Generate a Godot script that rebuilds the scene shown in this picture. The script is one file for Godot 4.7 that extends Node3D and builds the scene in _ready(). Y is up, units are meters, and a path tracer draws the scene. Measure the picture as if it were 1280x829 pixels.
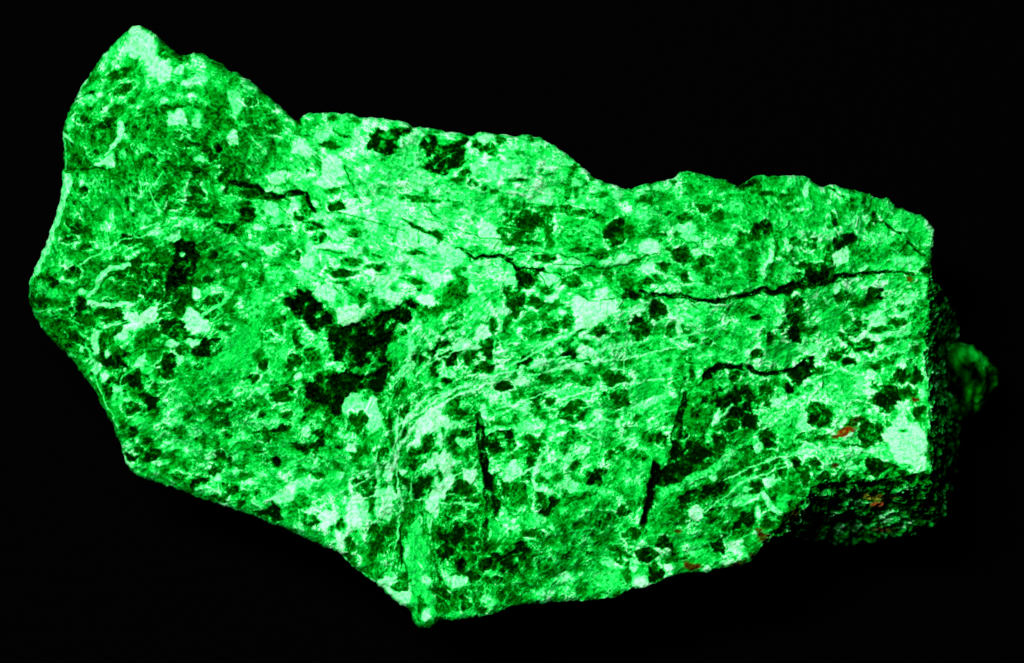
extends Node3D
# A fluorescent mineral specimen lying on black cloth under a lamp. The rock is one continuous, finely
# divided surface: its relief and its mineral make-up are worked out on a grid over its own broad face,
# and every grain, crystal, vein and crack is then cut from that surface as a part of its own.

const K := 0.0001              # metres per unit of the rock's own plan (a tenth of a millimetre)
const THICK := 330.0           # height of the broad face over the cloth, in the same units
const U0 := 20
const V0 := 20
const W := 1216
const H := 780
const N := W * H

var inside := PackedByteArray()
var tone := PackedFloat32Array()       # how strongly the mineral glows, 0 to 1
var height := PackedFloat32Array()
var rim := PackedFloat32Array()        # distance to the outline
var owner_id := PackedInt32Array()     # which part a grid cell belongs to, 0 is the matrix
var pu := PackedFloat32Array()
var pv := PackedFloat32Array()
var warp_x := PackedFloat32Array()
var warp_y := PackedFloat32Array()
var fine := PackedByteArray()
var mid := PackedByteArray()
var net := PackedByteArray()
var spark := PackedByteArray()
var strand := PackedFloat32Array()
var thread := PackedFloat32Array()     # hair-thin bright threads along the shear
var shade_thread := PackedFloat32Array()
var tint_w := PackedFloat32Array()
var tint_c := PackedColorArray()
var marks: Array = []
var parts: Array = [{"kind": "rock_body"}, {"kind": "end_face"}, {"kind": "broken_face"}]
var rng := RandomNumberGenerator.new()
var outline := PackedVector2Array()
var flow_x := PackedFloat32Array()
var flow_y := PackedFloat32Array()


func _ready() -> void:
	rng.seed = 4711
	camera_and_light()
	cloth()
	outline = PackedVector2Array([
		Vector2(168, 29), Vector2(178, 32), Vector2(190, 41), Vector2(203, 53), Vector2(215, 62), Vector2(228, 68), Vector2(240, 65), Vector2(252, 65), Vector2(262, 71), Vector2(275, 78),
		Vector2(285, 86), Vector2(298, 92), Vector2(312, 101), Vector2(325, 112), Vector2(340, 124), Vector2(350, 134), Vector2(359, 143), Vector2(368, 149), Vector2(372, 147), Vector2(378, 143),
		Vector2(395, 140), Vector2(415, 139), Vector2(435, 141), Vector2(455, 145), Vector2(475, 147), Vector2(497, 151), Vector2(515, 157), Vector2(540, 160), Vector2(560, 163), Vector2(580, 167),
		Vector2(590, 168), Vector2(600, 165), Vector2(620, 166), Vector2(640, 168), Vector2(660, 168), Vector2(676, 172), Vector2(690, 180), Vector2(705, 190), Vector2(718, 198), Vector2(727, 207),
		Vector2(735, 215), Vector2(750, 225), Vector2(765, 231), Vector2(780, 235), Vector2(795, 233), Vector2(808, 229), Vector2(825, 226), Vector2(840, 222), Vector2(852, 214), Vector2(868, 213),
		Vector2(885, 218), Vector2(900, 222), Vector2(915, 227), Vector2(927, 233), Vector2(937, 225), Vector2(950, 219), Vector2(975, 221), Vector2(1003, 220), Vector2(1015, 225), Vector2(1025, 232),
		Vector2(1040, 232), Vector2(1060, 237), Vector2(1080, 240), Vector2(1090, 245), Vector2(1103, 248), Vector2(1112, 247), Vector2(1120, 256), Vector2(1135, 262), Vector2(1150, 267), Vector2(1163, 274),
		Vector2(1168, 282), Vector2(1170, 295), Vector2(1168, 315), Vector2(1165, 330), Vector2(1168, 345), Vector2(1184, 358), Vector2(1206, 380), Vector2(1221, 404), Vector2(1228, 440), Vector2(1229, 504),
		Vector2(1228, 566), Vector2(1222, 602), Vector2(1209, 634), Vector2(1186, 655), Vector2(1160, 674), Vector2(1125, 681), Vector2(1087, 691), Vector2(1048, 688), Vector2(1009, 680), Vector2(985, 667),
		Vector2(968, 675), Vector2(955, 684), Vector2(945, 696), Vector2(930, 709), Vector2(900, 713), Vector2(890, 717), Vector2(865, 719), Vector2(830, 727), Vector2(808, 738), Vector2(790, 739),
		Vector2(770, 749), Vector2(740, 754), Vector2(700, 756), Vector2(660, 758), Vector2(645, 760), Vector2(628, 768), Vector2(600, 775), Vector2(575, 776), Vector2(548, 778), Vector2(538, 785),
		Vector2(528, 787), Vector2(518, 784), Vector2(511, 766), Vector2(495, 755), Vector2(480, 742), Vector2(466, 729), Vector2(455, 720), Vector2(440, 709), Vector2(430, 700), Vector2(420, 691),
		Vector2(400, 683), Vector2(380, 674), Vector2(360, 666), Vector2(340, 658), Vector2(318, 651), Vector2(300, 645), Vector2(275, 637), Vector2(255, 630), Vector2(230, 621), Vector2(205, 612),
		Vector2(180, 604), Vector2(163, 596), Vector2(153, 585), Vector2(147, 570), Vector2(145, 556), Vector2(139, 541), Vector2(133, 527), Vector2(124, 512), Vector2(118, 500), Vector2(110, 486),
		Vector2(98, 470), Vector2(85, 453), Vector2(70, 437), Vector2(55, 424), Vector2(46, 412), Vector2(39, 400), Vector2(32, 385), Vector2(30, 372), Vector2(32, 358), Vector2(36, 343),
		Vector2(45, 320), Vector2(55, 295), Vector2(62, 275), Vector2(68, 255), Vector2(72, 235), Vector2(74, 215), Vector2(76, 195), Vector2(74, 175), Vector2(74, 160), Vector2(78, 145),
		Vector2(84, 130), Vector2(92, 112), Vector2(103, 92), Vector2(116, 73), Vector2(130, 55), Vector2(145, 40), Vector2(158, 31)])
	prepare_grids()
	base_make_up()
	scatter_flakes()
	scatter_fibres(1800, 10.0, 46.0, -0.16, 0.20)
	folds()
	mineral_marks()
	press_marks()
	scatter_fibres(900, 8.0, 34.0, 0.0, 0.28)
	cut_parts()


func camera_and_light() -> void:
	var cam := Camera3D.new()
	cam.name = "camera"
	cam.fov = 2.0 * rad_to_deg(atan(414.5 * K / 0.42))
	cam.near = 0.02
	cam.far = 20.0
	add_child(cam)
	cam.look_at_from_position(Vector3(0, THICK * K + 0.42, 0), Vector3(0, 0, 0), Vector3(0, 0, -1))
	cam.current = true
	var lens := CameraAttributesPhysical.new()
	lens.frustum_focus_distance = 0.421
	lens.frustum_focal_length = 12.0 * 0.42 / (414.5 * K)
	lens.exposure_aperture = 15.0
	cam.attributes = lens
	var env := Environment.new()
	env.background_mode = Environment.BG_COLOR
	env.background_color = Color.BLACK
	env.tonemap_mode = Environment.TONE_MAPPER_LINEAR
	env.tonemap_exposure = 1.0
	env.sdfgi_enabled = true
	env.ssao_enabled = true
	env.ssil_enabled = true
	var we := WorldEnvironment.new()
	we.name = "environment"
	we.environment = env
	add_child(we)
	# the hand lamp held over the specimen, up and to the left, out of the frame
	var lamp := AreaLight3D.new()
	lamp.name = "hand_lamp"
	lamp.area_size = Vector2(0.16, 0.05)
	lamp.light_color = Color(1.0, 1.0, 1.0)
	lamp.light_energy = 0.40
	lamp.area_range = 3.0
	lamp.shadow_enabled = true
	add_child(lamp)
	lamp.look_at_from_position(Vector3(-0.112, 0.48, -0.12), Vector3(0, THICK * K, 0), Vector3(0, 0, -1))


func cloth() -> void:
	var n := FastNoiseLite.new()
	n.seed = 5
	n.frequency = 0.05
	var t := NoiseTexture2D.new()
	t.width = 256
	t.height = 256
	t.seamless = true
	t.noise = n
	t.as_normal_map = true
	t.bump_strength = 4.0
	var m := StandardMaterial3D.new()
	m.albedo_color = Color(0.006, 0.007, 0.006)
	m.roughness = 1.0
	m.specular_mode = BaseMaterial3D.SPECULAR_DISABLED
	m.normal_enabled = true
	m.normal_texture = t
	m.uv1_scale = Vector3(60, 60, 60)
	var p := PlaneMesh.new()
	p.size = Vector2(1.6, 1.6)
	p.material = m
	var o := MeshInstance3D.new()
	o.name = "black_cloth"
	o.mesh = p
	o.set_meta("kind", "structure")
	o.set_meta("label", "plain black cloth the specimen lies on")
	add_child(o, true)


func noise_image(sd: int, kind: int, frequency: float, octaves: int) -> PackedByteArray:
	var n := FastNoiseLite.new()
	n.seed = sd
	n.noise_type = kind
	n.frequency = frequency
	n.fractal_octaves = octaves
	n.fractal_type = FastNoiseLite.FRACTAL_FBM if octaves > 1 else FastNoiseLite.FRACTAL_NONE
	if kind == FastNoiseLite.TYPE_CELLULAR:
		n.cellular_return_type = FastNoiseLite.RETURN_DISTANCE2_SUB
		n.cellular_jitter = 1.0
		n.domain_warp_enabled = true
		n.domain_warp_amplitude = 14.0
		n.domain_warp_frequency = 0.06
	var im := n.get_image(W, H)
	im.convert(Image.FORMAT_L8)
	return im.get_data()


func smooth(a: float, b: float, x: float) -> float:
	var t := clampf((x - a) / (b - a), 0.0, 1.0)
	return t * t * (3.0 - 2.0 * t)


func prepare_grids() -> void:
	var S := FastNoiseLite.TYPE_SIMPLEX_SMOOTH
	fine = noise_image(11, S, 0.15, 2)
	mid = noise_image(12, S, 0.045, 4)
	net = noise_image(13, FastNoiseLite.TYPE_CELLULAR, 0.085, 1)
	spark = noise_image(14, S, 0.30, 1)
	var wa := noise_image(15, S, 0.05, 3)
	var wb := noise_image(16, S, 0.05, 3)
	for a: PackedFloat32Array in [tone, height, rim, pu, pv, warp_x, warp_y, strand, thread, shade_thread, tint_w]:
		a.resize(N)
	inside.resize(N)
	owner_id.resize(N)
	tint_c.resize(N)
	# the outline gets small chips and bumps
	var chip := FastNoiseLite.new()
	chip.seed = 21
	chip.frequency = 0.07
	chip.fractal_octaves = 3
	var rough := PackedVector2Array()
	var count := outline.size()
	for i in count:
		var a := outline[i]
		var b := outline[(i + 1) % count]
		var before := outline[(i + count - 1) % count]
		var after := outline[(i + 2) % count]
		var steps := maxi(2, int(a.distance_to(b) / 3.0))
		for s in steps:
			var p := a.cubic_interpolate(b, before, after, float(s) / steps)
			var side := (b - a).normalized().orthogonal()
			rough.append(p + side * chip.get_noise_2d(p.x, p.y) * (7.0 if p.x > 985.0 and p.y > 360.0 else 2.8))
	outline = rough
	count = outline.size()
	# which grid points lie inside: one scan line at a time
	for j in H:
		var y := float(V0 + j)
		var xs := []
		for i in count:
			var a := outline[i]
			var b := outline[(i + 1) % count]
			if (a.y <= y) != (b.y <= y):
				xs.append(a.x + (y - a.y) / (b.y - a.y) * (b.x - a.x))
		xs.sort()
		for s in range(0, xs.size() - 1, 2):
			for i in range(maxi(0, ceili(xs[s]) - U0), mini(W, floori(xs[s + 1]) - U0 + 1)):
				inside[j * W + i] = 1
	for k in N:
		rim[k] = 99.0
		pu[k] = U0 + k % W
		pv[k] = V0 + k / W
		warp_x[k] = (wa[k] - 127.5) * 0.075
		warp_y[k] = (wb[k] - 127.5) * 0.075
	# distance to the outline, in a band along it; points just outside move onto it
	var band := 26
	var near_x := PackedFloat32Array()
	var near_y := PackedFloat32Array()
	near_x.resize(N)
	near_y.resize(N)
	for e in count:
		var a := outline[e]
		var b := outline[(e + 1) % count]
		var d := b - a
		var l2 := maxf(d.length_squared(), 1e-6)
		for j in range(maxi(0, int(minf(a.y, b.y)) - V0 - band), mini(H, int(maxf(a.y, b.y)) - V0 + band)):
			for i in range(maxi(0, int(minf(a.x, b.x)) - U0 - band), mini(W, int(maxf(a.x, b.x)) - U0 + band)):
				var x := float(U0 + i)
				var y := float(V0 + j)
				var t := clampf(((x - a.x) * d.x + (y - a.y) * d.y) / l2, 0.0, 1.0)
				var qx := a.x + t * d.x
				var qy := a.y + t * d.y
				var r := sqrt((x - qx) * (x - qx) + (y - qy) * (y - qy))
				var k := j * W + i
				if r < rim[k]:
					rim[k] = r
					near_x[k] = qx
					near_y[k] = qy
	for k in N:
		if inside[k] == 0 and rim[k] < 1.0:
			inside[k] = 2
			pu[k] = near_x[k]
			pv[k] = near_y[k]
			rim[k] = 0.0
	lay_strands()


func lay_strands() -> void:
	# the direction in which the minerals were sheared, known at a few spots: x, y, degrees
	var spots := [[150, 100, -55], [120, 250, 65], [200, 330, -25], [250, 480, -35], [300, 600, -15], [450, 300, 25], [550, 250, 12], [700, 250, 12], [700, 450, -20], [850, 260, -20], [540, 420, -50],
		[900, 350, 8], [950, 500, -28], [750, 620, -45], [850, 680, -35], [1080, 560, -5], [1100, 400, -22], [460, 540, -60], [620, 640, -40], [520, 700, -85], [330, 200, 40], [250, 120, 25], [1180, 500, 88], [1060, 650, -5], [980, 290, 75], [620, 500, -18]]
	var cw := W / 8 + 1
	var ch := H / 8 + 1
	var dx := PackedFloat32Array()
	var dy := PackedFloat32Array()
	dx.resize(cw * ch)
	dy.resize(cw * ch)
	for j in ch:
		for i in cw:
			var c := 0.0
			var s := 0.0
			for p in spots:
				var ex: float = U0 + i * 8.0 - p[0]
				var ey: float = V0 + j * 8.0 - p[1]
				var w: float = 1.0 / (ex * ex + ey * ey + 400.0)
				w *= w
				c += w * cos(2.0 * deg_to_rad(p[2]))
				s += w * sin(2.0 * deg_to_rad(p[2]))
			var a := 0.5 * atan2(s, c)
			dx[j * cw + i] = cos(a)
			dy[j * cw + i] = sin(a)
	flow_x = dx
	flow_y = dy
	var long := PackedFloat32Array()
	long.resize(N)
	var wide := noise_image(22, FastNoiseLite.TYPE_SIMPLEX_SMOOTH, 0.055, 2)
	var grain := noise_image(17, FastNoiseLite.TYPE_SIMPLEX_SMOOTH, 0.22, 2)
	for j in H:
		for i in W:
			var k := j * W + i
			if inside[k] == 0:
				continue
			var c := (j / 8) * cw + i / 8
			var ax := dx[c] + warp_x[k] * 0.09
			var ay := dy[c] + warp_y[k] * 0.09
			var sum := 0.0
			for n in range(-4, 5):
				var x := clampi(i + int(ax * n * 1.5 + 64.5) - 64, 0, W - 1)
				var y := clampi(j + int(ay * n * 1.5 + 64.5) - 64, 0, H - 1)
				sum += grain[y * W + x]
			strand[k] = clampf(0.5 + (sum / (9.0 * 255.0) - 0.5) * 2.4, 0.0, 1.0)
			var sum2 := 0.0
			for n in range(-9, 10):
				var x := clampi(i + int(ax * n * 1.8 + 64.5) - 64, 0, W - 1)
				var y := clampi(j + int(ay * n * 1.8 + 64.5) - 64, 0, H - 1)
				sum2 += wide[y * W + x]
			long[k] = sum2 / 19.0
	var gate := noise_image(23, FastNoiseLite.TYPE_SIMPLEX_SMOOTH, 0.022, 3)
	var web := noise_image(24, FastNoiseLite.TYPE_CELLULAR, 0.042, 1)
	for j in range(1, H - 1):
		for i in range(1, W - 1):
			var k := j * W + i
			if inside[k] == 0:
				continue
			var gx := (long[k + 1] - long[k - 1]) * 0.5
			var gy := (long[k + W] - long[k - W]) * 0.5
			var g := sqrt(gx * gx + gy * gy) + 0.6
			var x := U0 + i
			var y := V0 + j
			var ex := (x - 600.0) / 190.0
			var ey := (y - 520.0) / 130.0
			var rx := (x - 1060.0) / 120.0
			var ry := (y - 480.0) / 120.0
			var busy := maxf(exp(-ex * ex - ey * ey), 0.8 * exp(-rx * rx - ry * ry))
			var open := smooth(118.0, 175.0, float(gate[k]) + 45.0 * busy)
			thread[k] = (1.0 - smooth(0.35, 1.35, absf(long[k] - 133.0) / g)) * open
			thread[k] = maxf(thread[k], (1.0 - smooth(0.35, 1.35, absf(long[k] - 108.0) / g)) * open * 0.8)
			thread[k] = maxf(thread[k], (1.0 - smooth(6.0, 24.0, float(web[k]))) * busy * smooth(92.0, 140.0, float(mid[k])))
			shade_thread[k] = (1.0 - smooth(0.5, 1.6, absf(long[k] - 121.0) / g)) * smooth(110.0, 150.0, 255.0 - gate[k] + 25.0 * busy)


func base_make_up() -> void:
	# broad zones: x, y, radius, radius, glow
	var zones := [[190, 110, 60, 70, .55], [230, 190, 110, 45, .34], [150, 300, 110, 60, .5], [220, 350, 60, 50, .3], [100, 440, 60, 60, .38], [280, 540, 130, 70, .52], [300, 300, 80, 60, .5],
		[480, 215, 130, 50, .74], [640, 265, 60, 50, .7], [520, 300, 120, 40, .74], [700, 215, 90, 45, .72], [880, 270, 90, 45, .52], [1080, 300, 80, 60, .6], [620, 370, 60, 40, .66], [1090, 470, 90, 70, .62],
		[900, 590, 60, 60, .34], [720, 660, 110, 60, .5], [600, 690, 70, 50, .3], [410, 620, 60, 40, .62], [700, 480, 100, 60, .6], [550, 560, 60, 50, .5], [870, 400, 90, 40, .6], [780, 560, 60, 50, .6], [880, 690, 80, 40, .55], [820, 330, 80, 40, .55], [340, 430, 60, 60, .58], [420, 500, 60, 40, .3], [1196, 500, 34, 160, .34], [1080, 648, 100, 30, .3]]
	var cw := W / 8 + 2
	var ch := H / 8 + 2
	var broad := PackedFloat32Array()
	broad.resize(cw * ch)
	for j in ch:
		for i in cw:
			var wsum := 0.02
			var tsum := 0.02 * 0.52
			for z in zones:
				var ex: float = (U0 + i * 8.0 - z[0]) / z[2]
				var ey: float = (V0 + j * 8.0 - z[1]) / z[3]
				var w := exp(-ex * ex - ey * ey)
				wsum += w
				tsum += w * float(z[4])
			broad[j * cw + i] = tsum / wsum
	var swell := FastNoiseLite.new()
	swell.seed = 31
	swell.frequency = 0.0045
	swell.fractal_octaves = 4
	swell.fractal_gain = 0.42
	var clump := noise_image(18, FastNoiseLite.TYPE_SIMPLEX_SMOOTH, 0.1, 2)
	var vein := noise_image(19, FastNoiseLite.TYPE_SIMPLEX_SMOOTH, 0.055, 3)
	for k in N:
		if inside[k] == 0:
			continue
		var x := pu[k]
		var y := pv[k]
		var fx := clampf((x - U0) / 8.0, 0.0, cw - 2.0)
		var fy := clampf((y - V0) / 8.0, 0.0, ch - 2.0)
		var cell := int(fy) * cw + int(fx)
		fx -= int(fx)
		fy -= int(fy)
		var t := lerpf(lerpf(broad[cell], broad[cell + 1], fx), lerpf(broad[cell + cw], broad[cell + cw + 1], fx), fy)
		var m := (mid[k] - 127.5) / 127.5
		var c := (clump[k] - 127.5) / 127.5
		var f := (fine[k] - 127.5) / 127.5
		var s := strand[k] - 0.5
		var ridge := 1.0 - absf(vein[k] - 127.5) / 127.5
		t += 0.26 * m + 0.10 * c + (0.10 + 0.24 * smooth(100.0, 170.0, float(vein[k]))) * s + 0.07 * f
		t += 0.20 * smooth(0.93, 0.99, ridge) * (0.4 + strand[k])
		t += 0.36 * thread[k] - 0.18 * shade_thread[k]
		var curl := 1.0 - smooth(0.0, 0.26, absf(f))
		t += 0.12 * curl - 0.045
		if clump[k] < 70:
			t -= 0.0035 * (70 - clump[k])
		# the matrix is mostly bright: hollows in the pattern stay shallow
		var usual := lerpf(lerpf(broad[cell], broad[cell + 1], fx), lerpf(broad[cell + cw], broad[cell + cw + 1], fx), fy) + 0.05
		if t < usual:
			t = usual - (usual - t) * 0.72
		tone[k] = t + 0.012
		# relief: gently swelling face, broken facets, rolled-off edges
		var h := 46.0 * swell.get_noise_2d(x, y)
		h += minf(0.0, -0.14 * ((470.0 - x) * 0.6 + (y - 560.0) * 0.8)) * smooth(520.0, 420.0, x)
		h += minf(0.0, -0.10 * (250.0 - x))
		h += minf(0.0, 0.10 * (y - 230.0)) * 0.6
		h += m * 4.5 + c * 1.6 + f * 0.7 + curl * 0.7 + s * 1.6 + thread[k] * 0.5 - shade_thread[k] * 0.5
		# the two broken faces that fall away steeply: right, and below right
		var edge_x := 1158.0 + warp_x[k] * 0.5 + c * 1.5
		var drop := 0.0
		if y > 335.0:
			drop = maxf(0.0, x - edge_x)
			drop = 3.5 * (drop * drop / 14.0 if drop < 7.0 else drop - 3.5)
			if drop > 3.0:
				h += 9.0 * s + 3.0 * c
		var seam := 599.0 + warp_y[k] * 1.0 + m * 5.0 + c * 2.0
		if x < 1030.0:
			seam += (1030.0 - x) * 0.98
		var lower := maxf(0.0, y - seam) * 1.95 if x > 950.0 else 0.0
		if lower > 6.0:
			# layered ledges
			h += 9.0 * m + 6.0 * c + 5.0 * s
			lower += 9.0 * sin(lower * 0.11 + warp_x[k] * 0.9 + x * 0.02)
		if drop > 0.0 or lower > 0.0:
			owner_id[k] = 1 if drop >= lower else 2
		h -= minf(maxf(drop, lower), 235.0)
		var r := rim[k]
		var roll := 11.0
		if r < roll and drop < 8.0 and lower < 8.0:
			var q := (roll - r) / roll
			h -= (1.0 - sqrt(maxf(0.0, 1.0 - q * q))) * 17.0
		height[k] = h


func folds() -> void:
	# ridges and creases of the broad face
	fold(9.0, 34.0, [515, 430, 494, 480, 486, 540, 492, 600, 510, 660, 524, 720, 530, 790])
	fold(-9.0, 14.0, [965, 275, 952, 330, 925, 390, 880, 440, 850, 500, 838, 570, 808, 650])
	fold(-9.0, 16.0, [225, 175, 262, 195, 300, 225, 345, 238, 385, 245])
	fold(8.0, 14.0, [75, 250, 68, 300, 50, 350, 40, 390])
	fold(-7.0, 16.0, [590, 520, 604, 580, 612, 650, 606, 720])
	fold(-10.0, 18.0, [375, 380, 420, 415, 470, 400, 535, 375])
	fold(-8.0, 18.0, [390, 490, 430, 475, 480, 465])
	fold(9.0, 20.0, [620, 300, 700, 325, 800, 320, 880, 300])
	fold(-6.0, 14.0, [200, 270, 235, 330, 215, 380])
	fold(7.0, 18.0, [110, 470, 140, 530, 160, 580, 250, 615])
	fold(-7.0, 14.0, [690, 175, 720, 220, 715, 260])
	fold(6.0, 12.0, [870, 560, 930, 540, 1000, 520, 1090, 540, 1150, 560])
	fold(-6.0, 12.0, [880, 480, 940, 465, 1000, 460, 1060, 430, 1140, 415])


func fold(rise: float, reach: float, v: Array) -> void:
	var line := points(v)
	var far := reach * 2.6
	var best := {}
	for e in line.size() - 1:
		var a := line[e]
		var b := line[e + 1]
		var d := b - a
		for j in range(maxi(0, int(minf(a.y, b.y) - far) - V0), mini(H, int(maxf(a.y, b.y) + far) - V0)):
			for i in range(maxi(0, int(minf(a.x, b.x) - far) - U0), mini(W, int(maxf(a.x, b.x) + far) - U0)):
				var k := j * W + i
				if inside[k] == 0:
					continue
				var x := U0 + i + warp_x[k] * 0.8 - a.x
				var y := V0 + j + warp_y[k] * 0.8 - a.y
				var f := clampf((x * d.x + y * d.y) / d.length_squared(), 0.0, 1.0)
				var gx := x - f * d.x
				var gy := y - f * d.y
				var r := sqrt(gx * gx + gy * gy)
				if r < far and r < best.get(k, 1e9):
					best[k] = r
	for k: int in best:
		var r: float = best[k]
		var edge := minf(1.0, rim[k] / 14.0)
		height[k] += rise * edge * exp(-r / reach * 1.3) * (1.0 - smooth(far * 0.6, far, r))


func scatter_flakes() -> void:
	# small angular flakes, mostly lying along the shear, lighter or darker than the matrix round them
	var cw := W / 8 + 1
	for n in 3400:
		var cx := rng.randi_range(4, W - 5)
		var cy := rng.randi_range(4, H - 5)
		var at := cy * W + cx
		if inside[at] != 1 or owner_id[at] != 0:
			continue
		var f := (cy / 8) * cw + cx / 8
		var turn := atan2(flow_y[f], flow_x[f]) + rng.randfn(0.0, 0.5)
		var rx := rng.randf_range(2.0, 4.0) + 5.0 * pow(rng.randf(), 3.0)
		var ry := rx * rng.randf_range(0.4, 0.9)
		var by := rng.randfn(0.0, 0.17)
		by = clampf(by, -0.4, 0.3)
		var lift := rng.randf_range(-1.2, 1.2)
		var c := cos(turn)
		var s := sin(turn)
		var cut := rng.randf_range(0.7, 1.1)
		var reach := int(rx * 1.4) + 2
		for j in range(maxi(0, cy - reach), mini(H, cy + reach + 1)):
			for i in range(maxi(0, cx - reach), mini(W, cx + reach + 1)):
				var k := j * W + i
				if inside[k] == 0:
					continue
				var x := i - cx + warp_x[k] * 0.2
				var y := j - cy + warp_y[k] * 0.2
				var p := (x * c + y * s) / rx
				var q := (y * c - x * s) / ry
				var d := maxf(absf(p), maxf(absf(p * 0.5 + q * 0.87), absf(p * 0.5 - q * 0.87) * cut))
				var w := clampf(0.5 - (d - 1.0) * ry / 1.6, 0.0, 1.0)
				tone[k] += w * by
				height[k] += w * lift


func scatter_fibres(count: int, shortest: float, longest: float, low: float, high: float) -> void:
	# hair-thin threads of mineral that follow the shear
	var cw := W / 8 + 1
	for n in count:
		var x := rng.randf_range(6.0, W - 8.0)
		var y := rng.randf_range(6.0, H - 8.0)
		var at := int(y) * W + int(x)
		if inside[at] != 1 or owner_id[at] == 1 or owner_id[at] == 2:
			continue
		var by := rng.randf_range(low, high)
		var steps := int(rng.randf_range(shortest, longest))
		var stray := rng.randfn(0.0, 0.35)
		var bend := rng.randfn(0.0, 0.025)
		var wide := 2 if rng.randf() < 0.35 else 1
		for st in steps:
			var ix := int(x)
			var iy := int(y)
			if ix < 3 or iy < 3 or ix > W - 5 or iy > H - 5 or inside[iy * W + ix] == 0 or parts[owner_id[iy * W + ix]].kind == "crack":
				break
			var f := (iy / 8) * cw + ix / 8
			var a := atan2(flow_y[f], flow_x[f]) + stray
			stray += bend + warp_x[iy * W + ix] * 0.012
			var fade := by * minf(1.0, minf(st, steps - st) / 5.0)
			for o in wide:
				var px := x - sin(a) * o
				var py := y + cos(a) * o
				var gx := int(px)
				var gy := int(py)
				var fx := px - gx
				var fy := py - gy
				var k := gy * W + gx
				tone[k] += fade * (1.0 - fx) * (1.0 - fy)
				tone[k + 1] += fade * fx * (1.0 - fy)
				tone[k + W] += fade * (1.0 - fx) * fy
				tone[k + W + 1] += fade * fx * fy
				height[k] += fade * 2.0
			x += cos(a)
			y += sin(a)


func ovals(v: Array) -> void:
	for i in range(0, v.size(), 6):
		marks.append({"at": Vector2(v[i], v[i + 1]), "rx": float(v[i + 2]), "ry": float(v[i + 3]), "turn": deg_to_rad(v[i + 4]), "tone": float(v[i + 5]), "size": float(v[i + 2]) * float(v[i + 3])})


func points(v: Array) -> PackedVector2Array:
	var p := PackedVector2Array()
	for i in range(0, v.size(), 2):
		p.append(Vector2(v[i], v[i + 1]))
	return p


func patch(glow: float, v: Array) -> void:
	var p := points(v)
	var lo := p[0]
	var hi := p[0]
	for q in p:
		lo = lo.min(q)
		hi = hi.max(q)
	marks.append({"shape": p, "lo": lo, "hi": hi, "tone": glow, "size": (hi.x - lo.x) * (hi.y - lo.y) * 0.2})


func streak(glow: float, w0: float, w1: float, deep: float, v: Array) -> void:
	var p := points(v)
	var l := 0.0
	for i in p.size() - 1:
		l += p[i].distance_to(p[i + 1])
	if deep >= 3.0 and l > 30.0:
		# hairline branches
		for b in int(l / 9.0):
			var e := rng.randi_range(0, p.size() - 2)
			var at := p[e].lerp(p[e + 1], rng.randf())
			var dir := (p[e + 1] - p[e]).normalized().rotated(rng.randf_range(0.25, 1.0) * (1.0 if rng.randf() < 0.5 else -1.0))
			var q := PackedVector2Array([at])
			var total := 0.0
			for n in rng.randi_range(2, 5):
				var go := rng.randf_range(3.0, 7.0)
				at += dir * go
				total += go
				dir = dir.rotated(rng.randfn(0.0, 0.3))
				q.append(at)
			marks.append({"line": q, "w0": rng.randf_range(1.0, 2.0), "w1": 0.6, "deep": 1.2, "tone": 0.14, "length": total, "size": 1.0})
	marks.append({"line": p, "w0": w0, "w1": w1, "deep": deep, "tone": glow, "length": l, "size": (0.0 if deep > 2.0 else 1.0) + w0 * 0.01})


func tint(x: float, y: float, rx: float, ry: float, turn: float, c: Color) -> void:
	marks.append({"at": Vector2(x, y), "rx": rx, "ry": ry, "turn": deg_to_rad(turn), "tone": 0.5, "size": 0.5, "colour": c})


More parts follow.
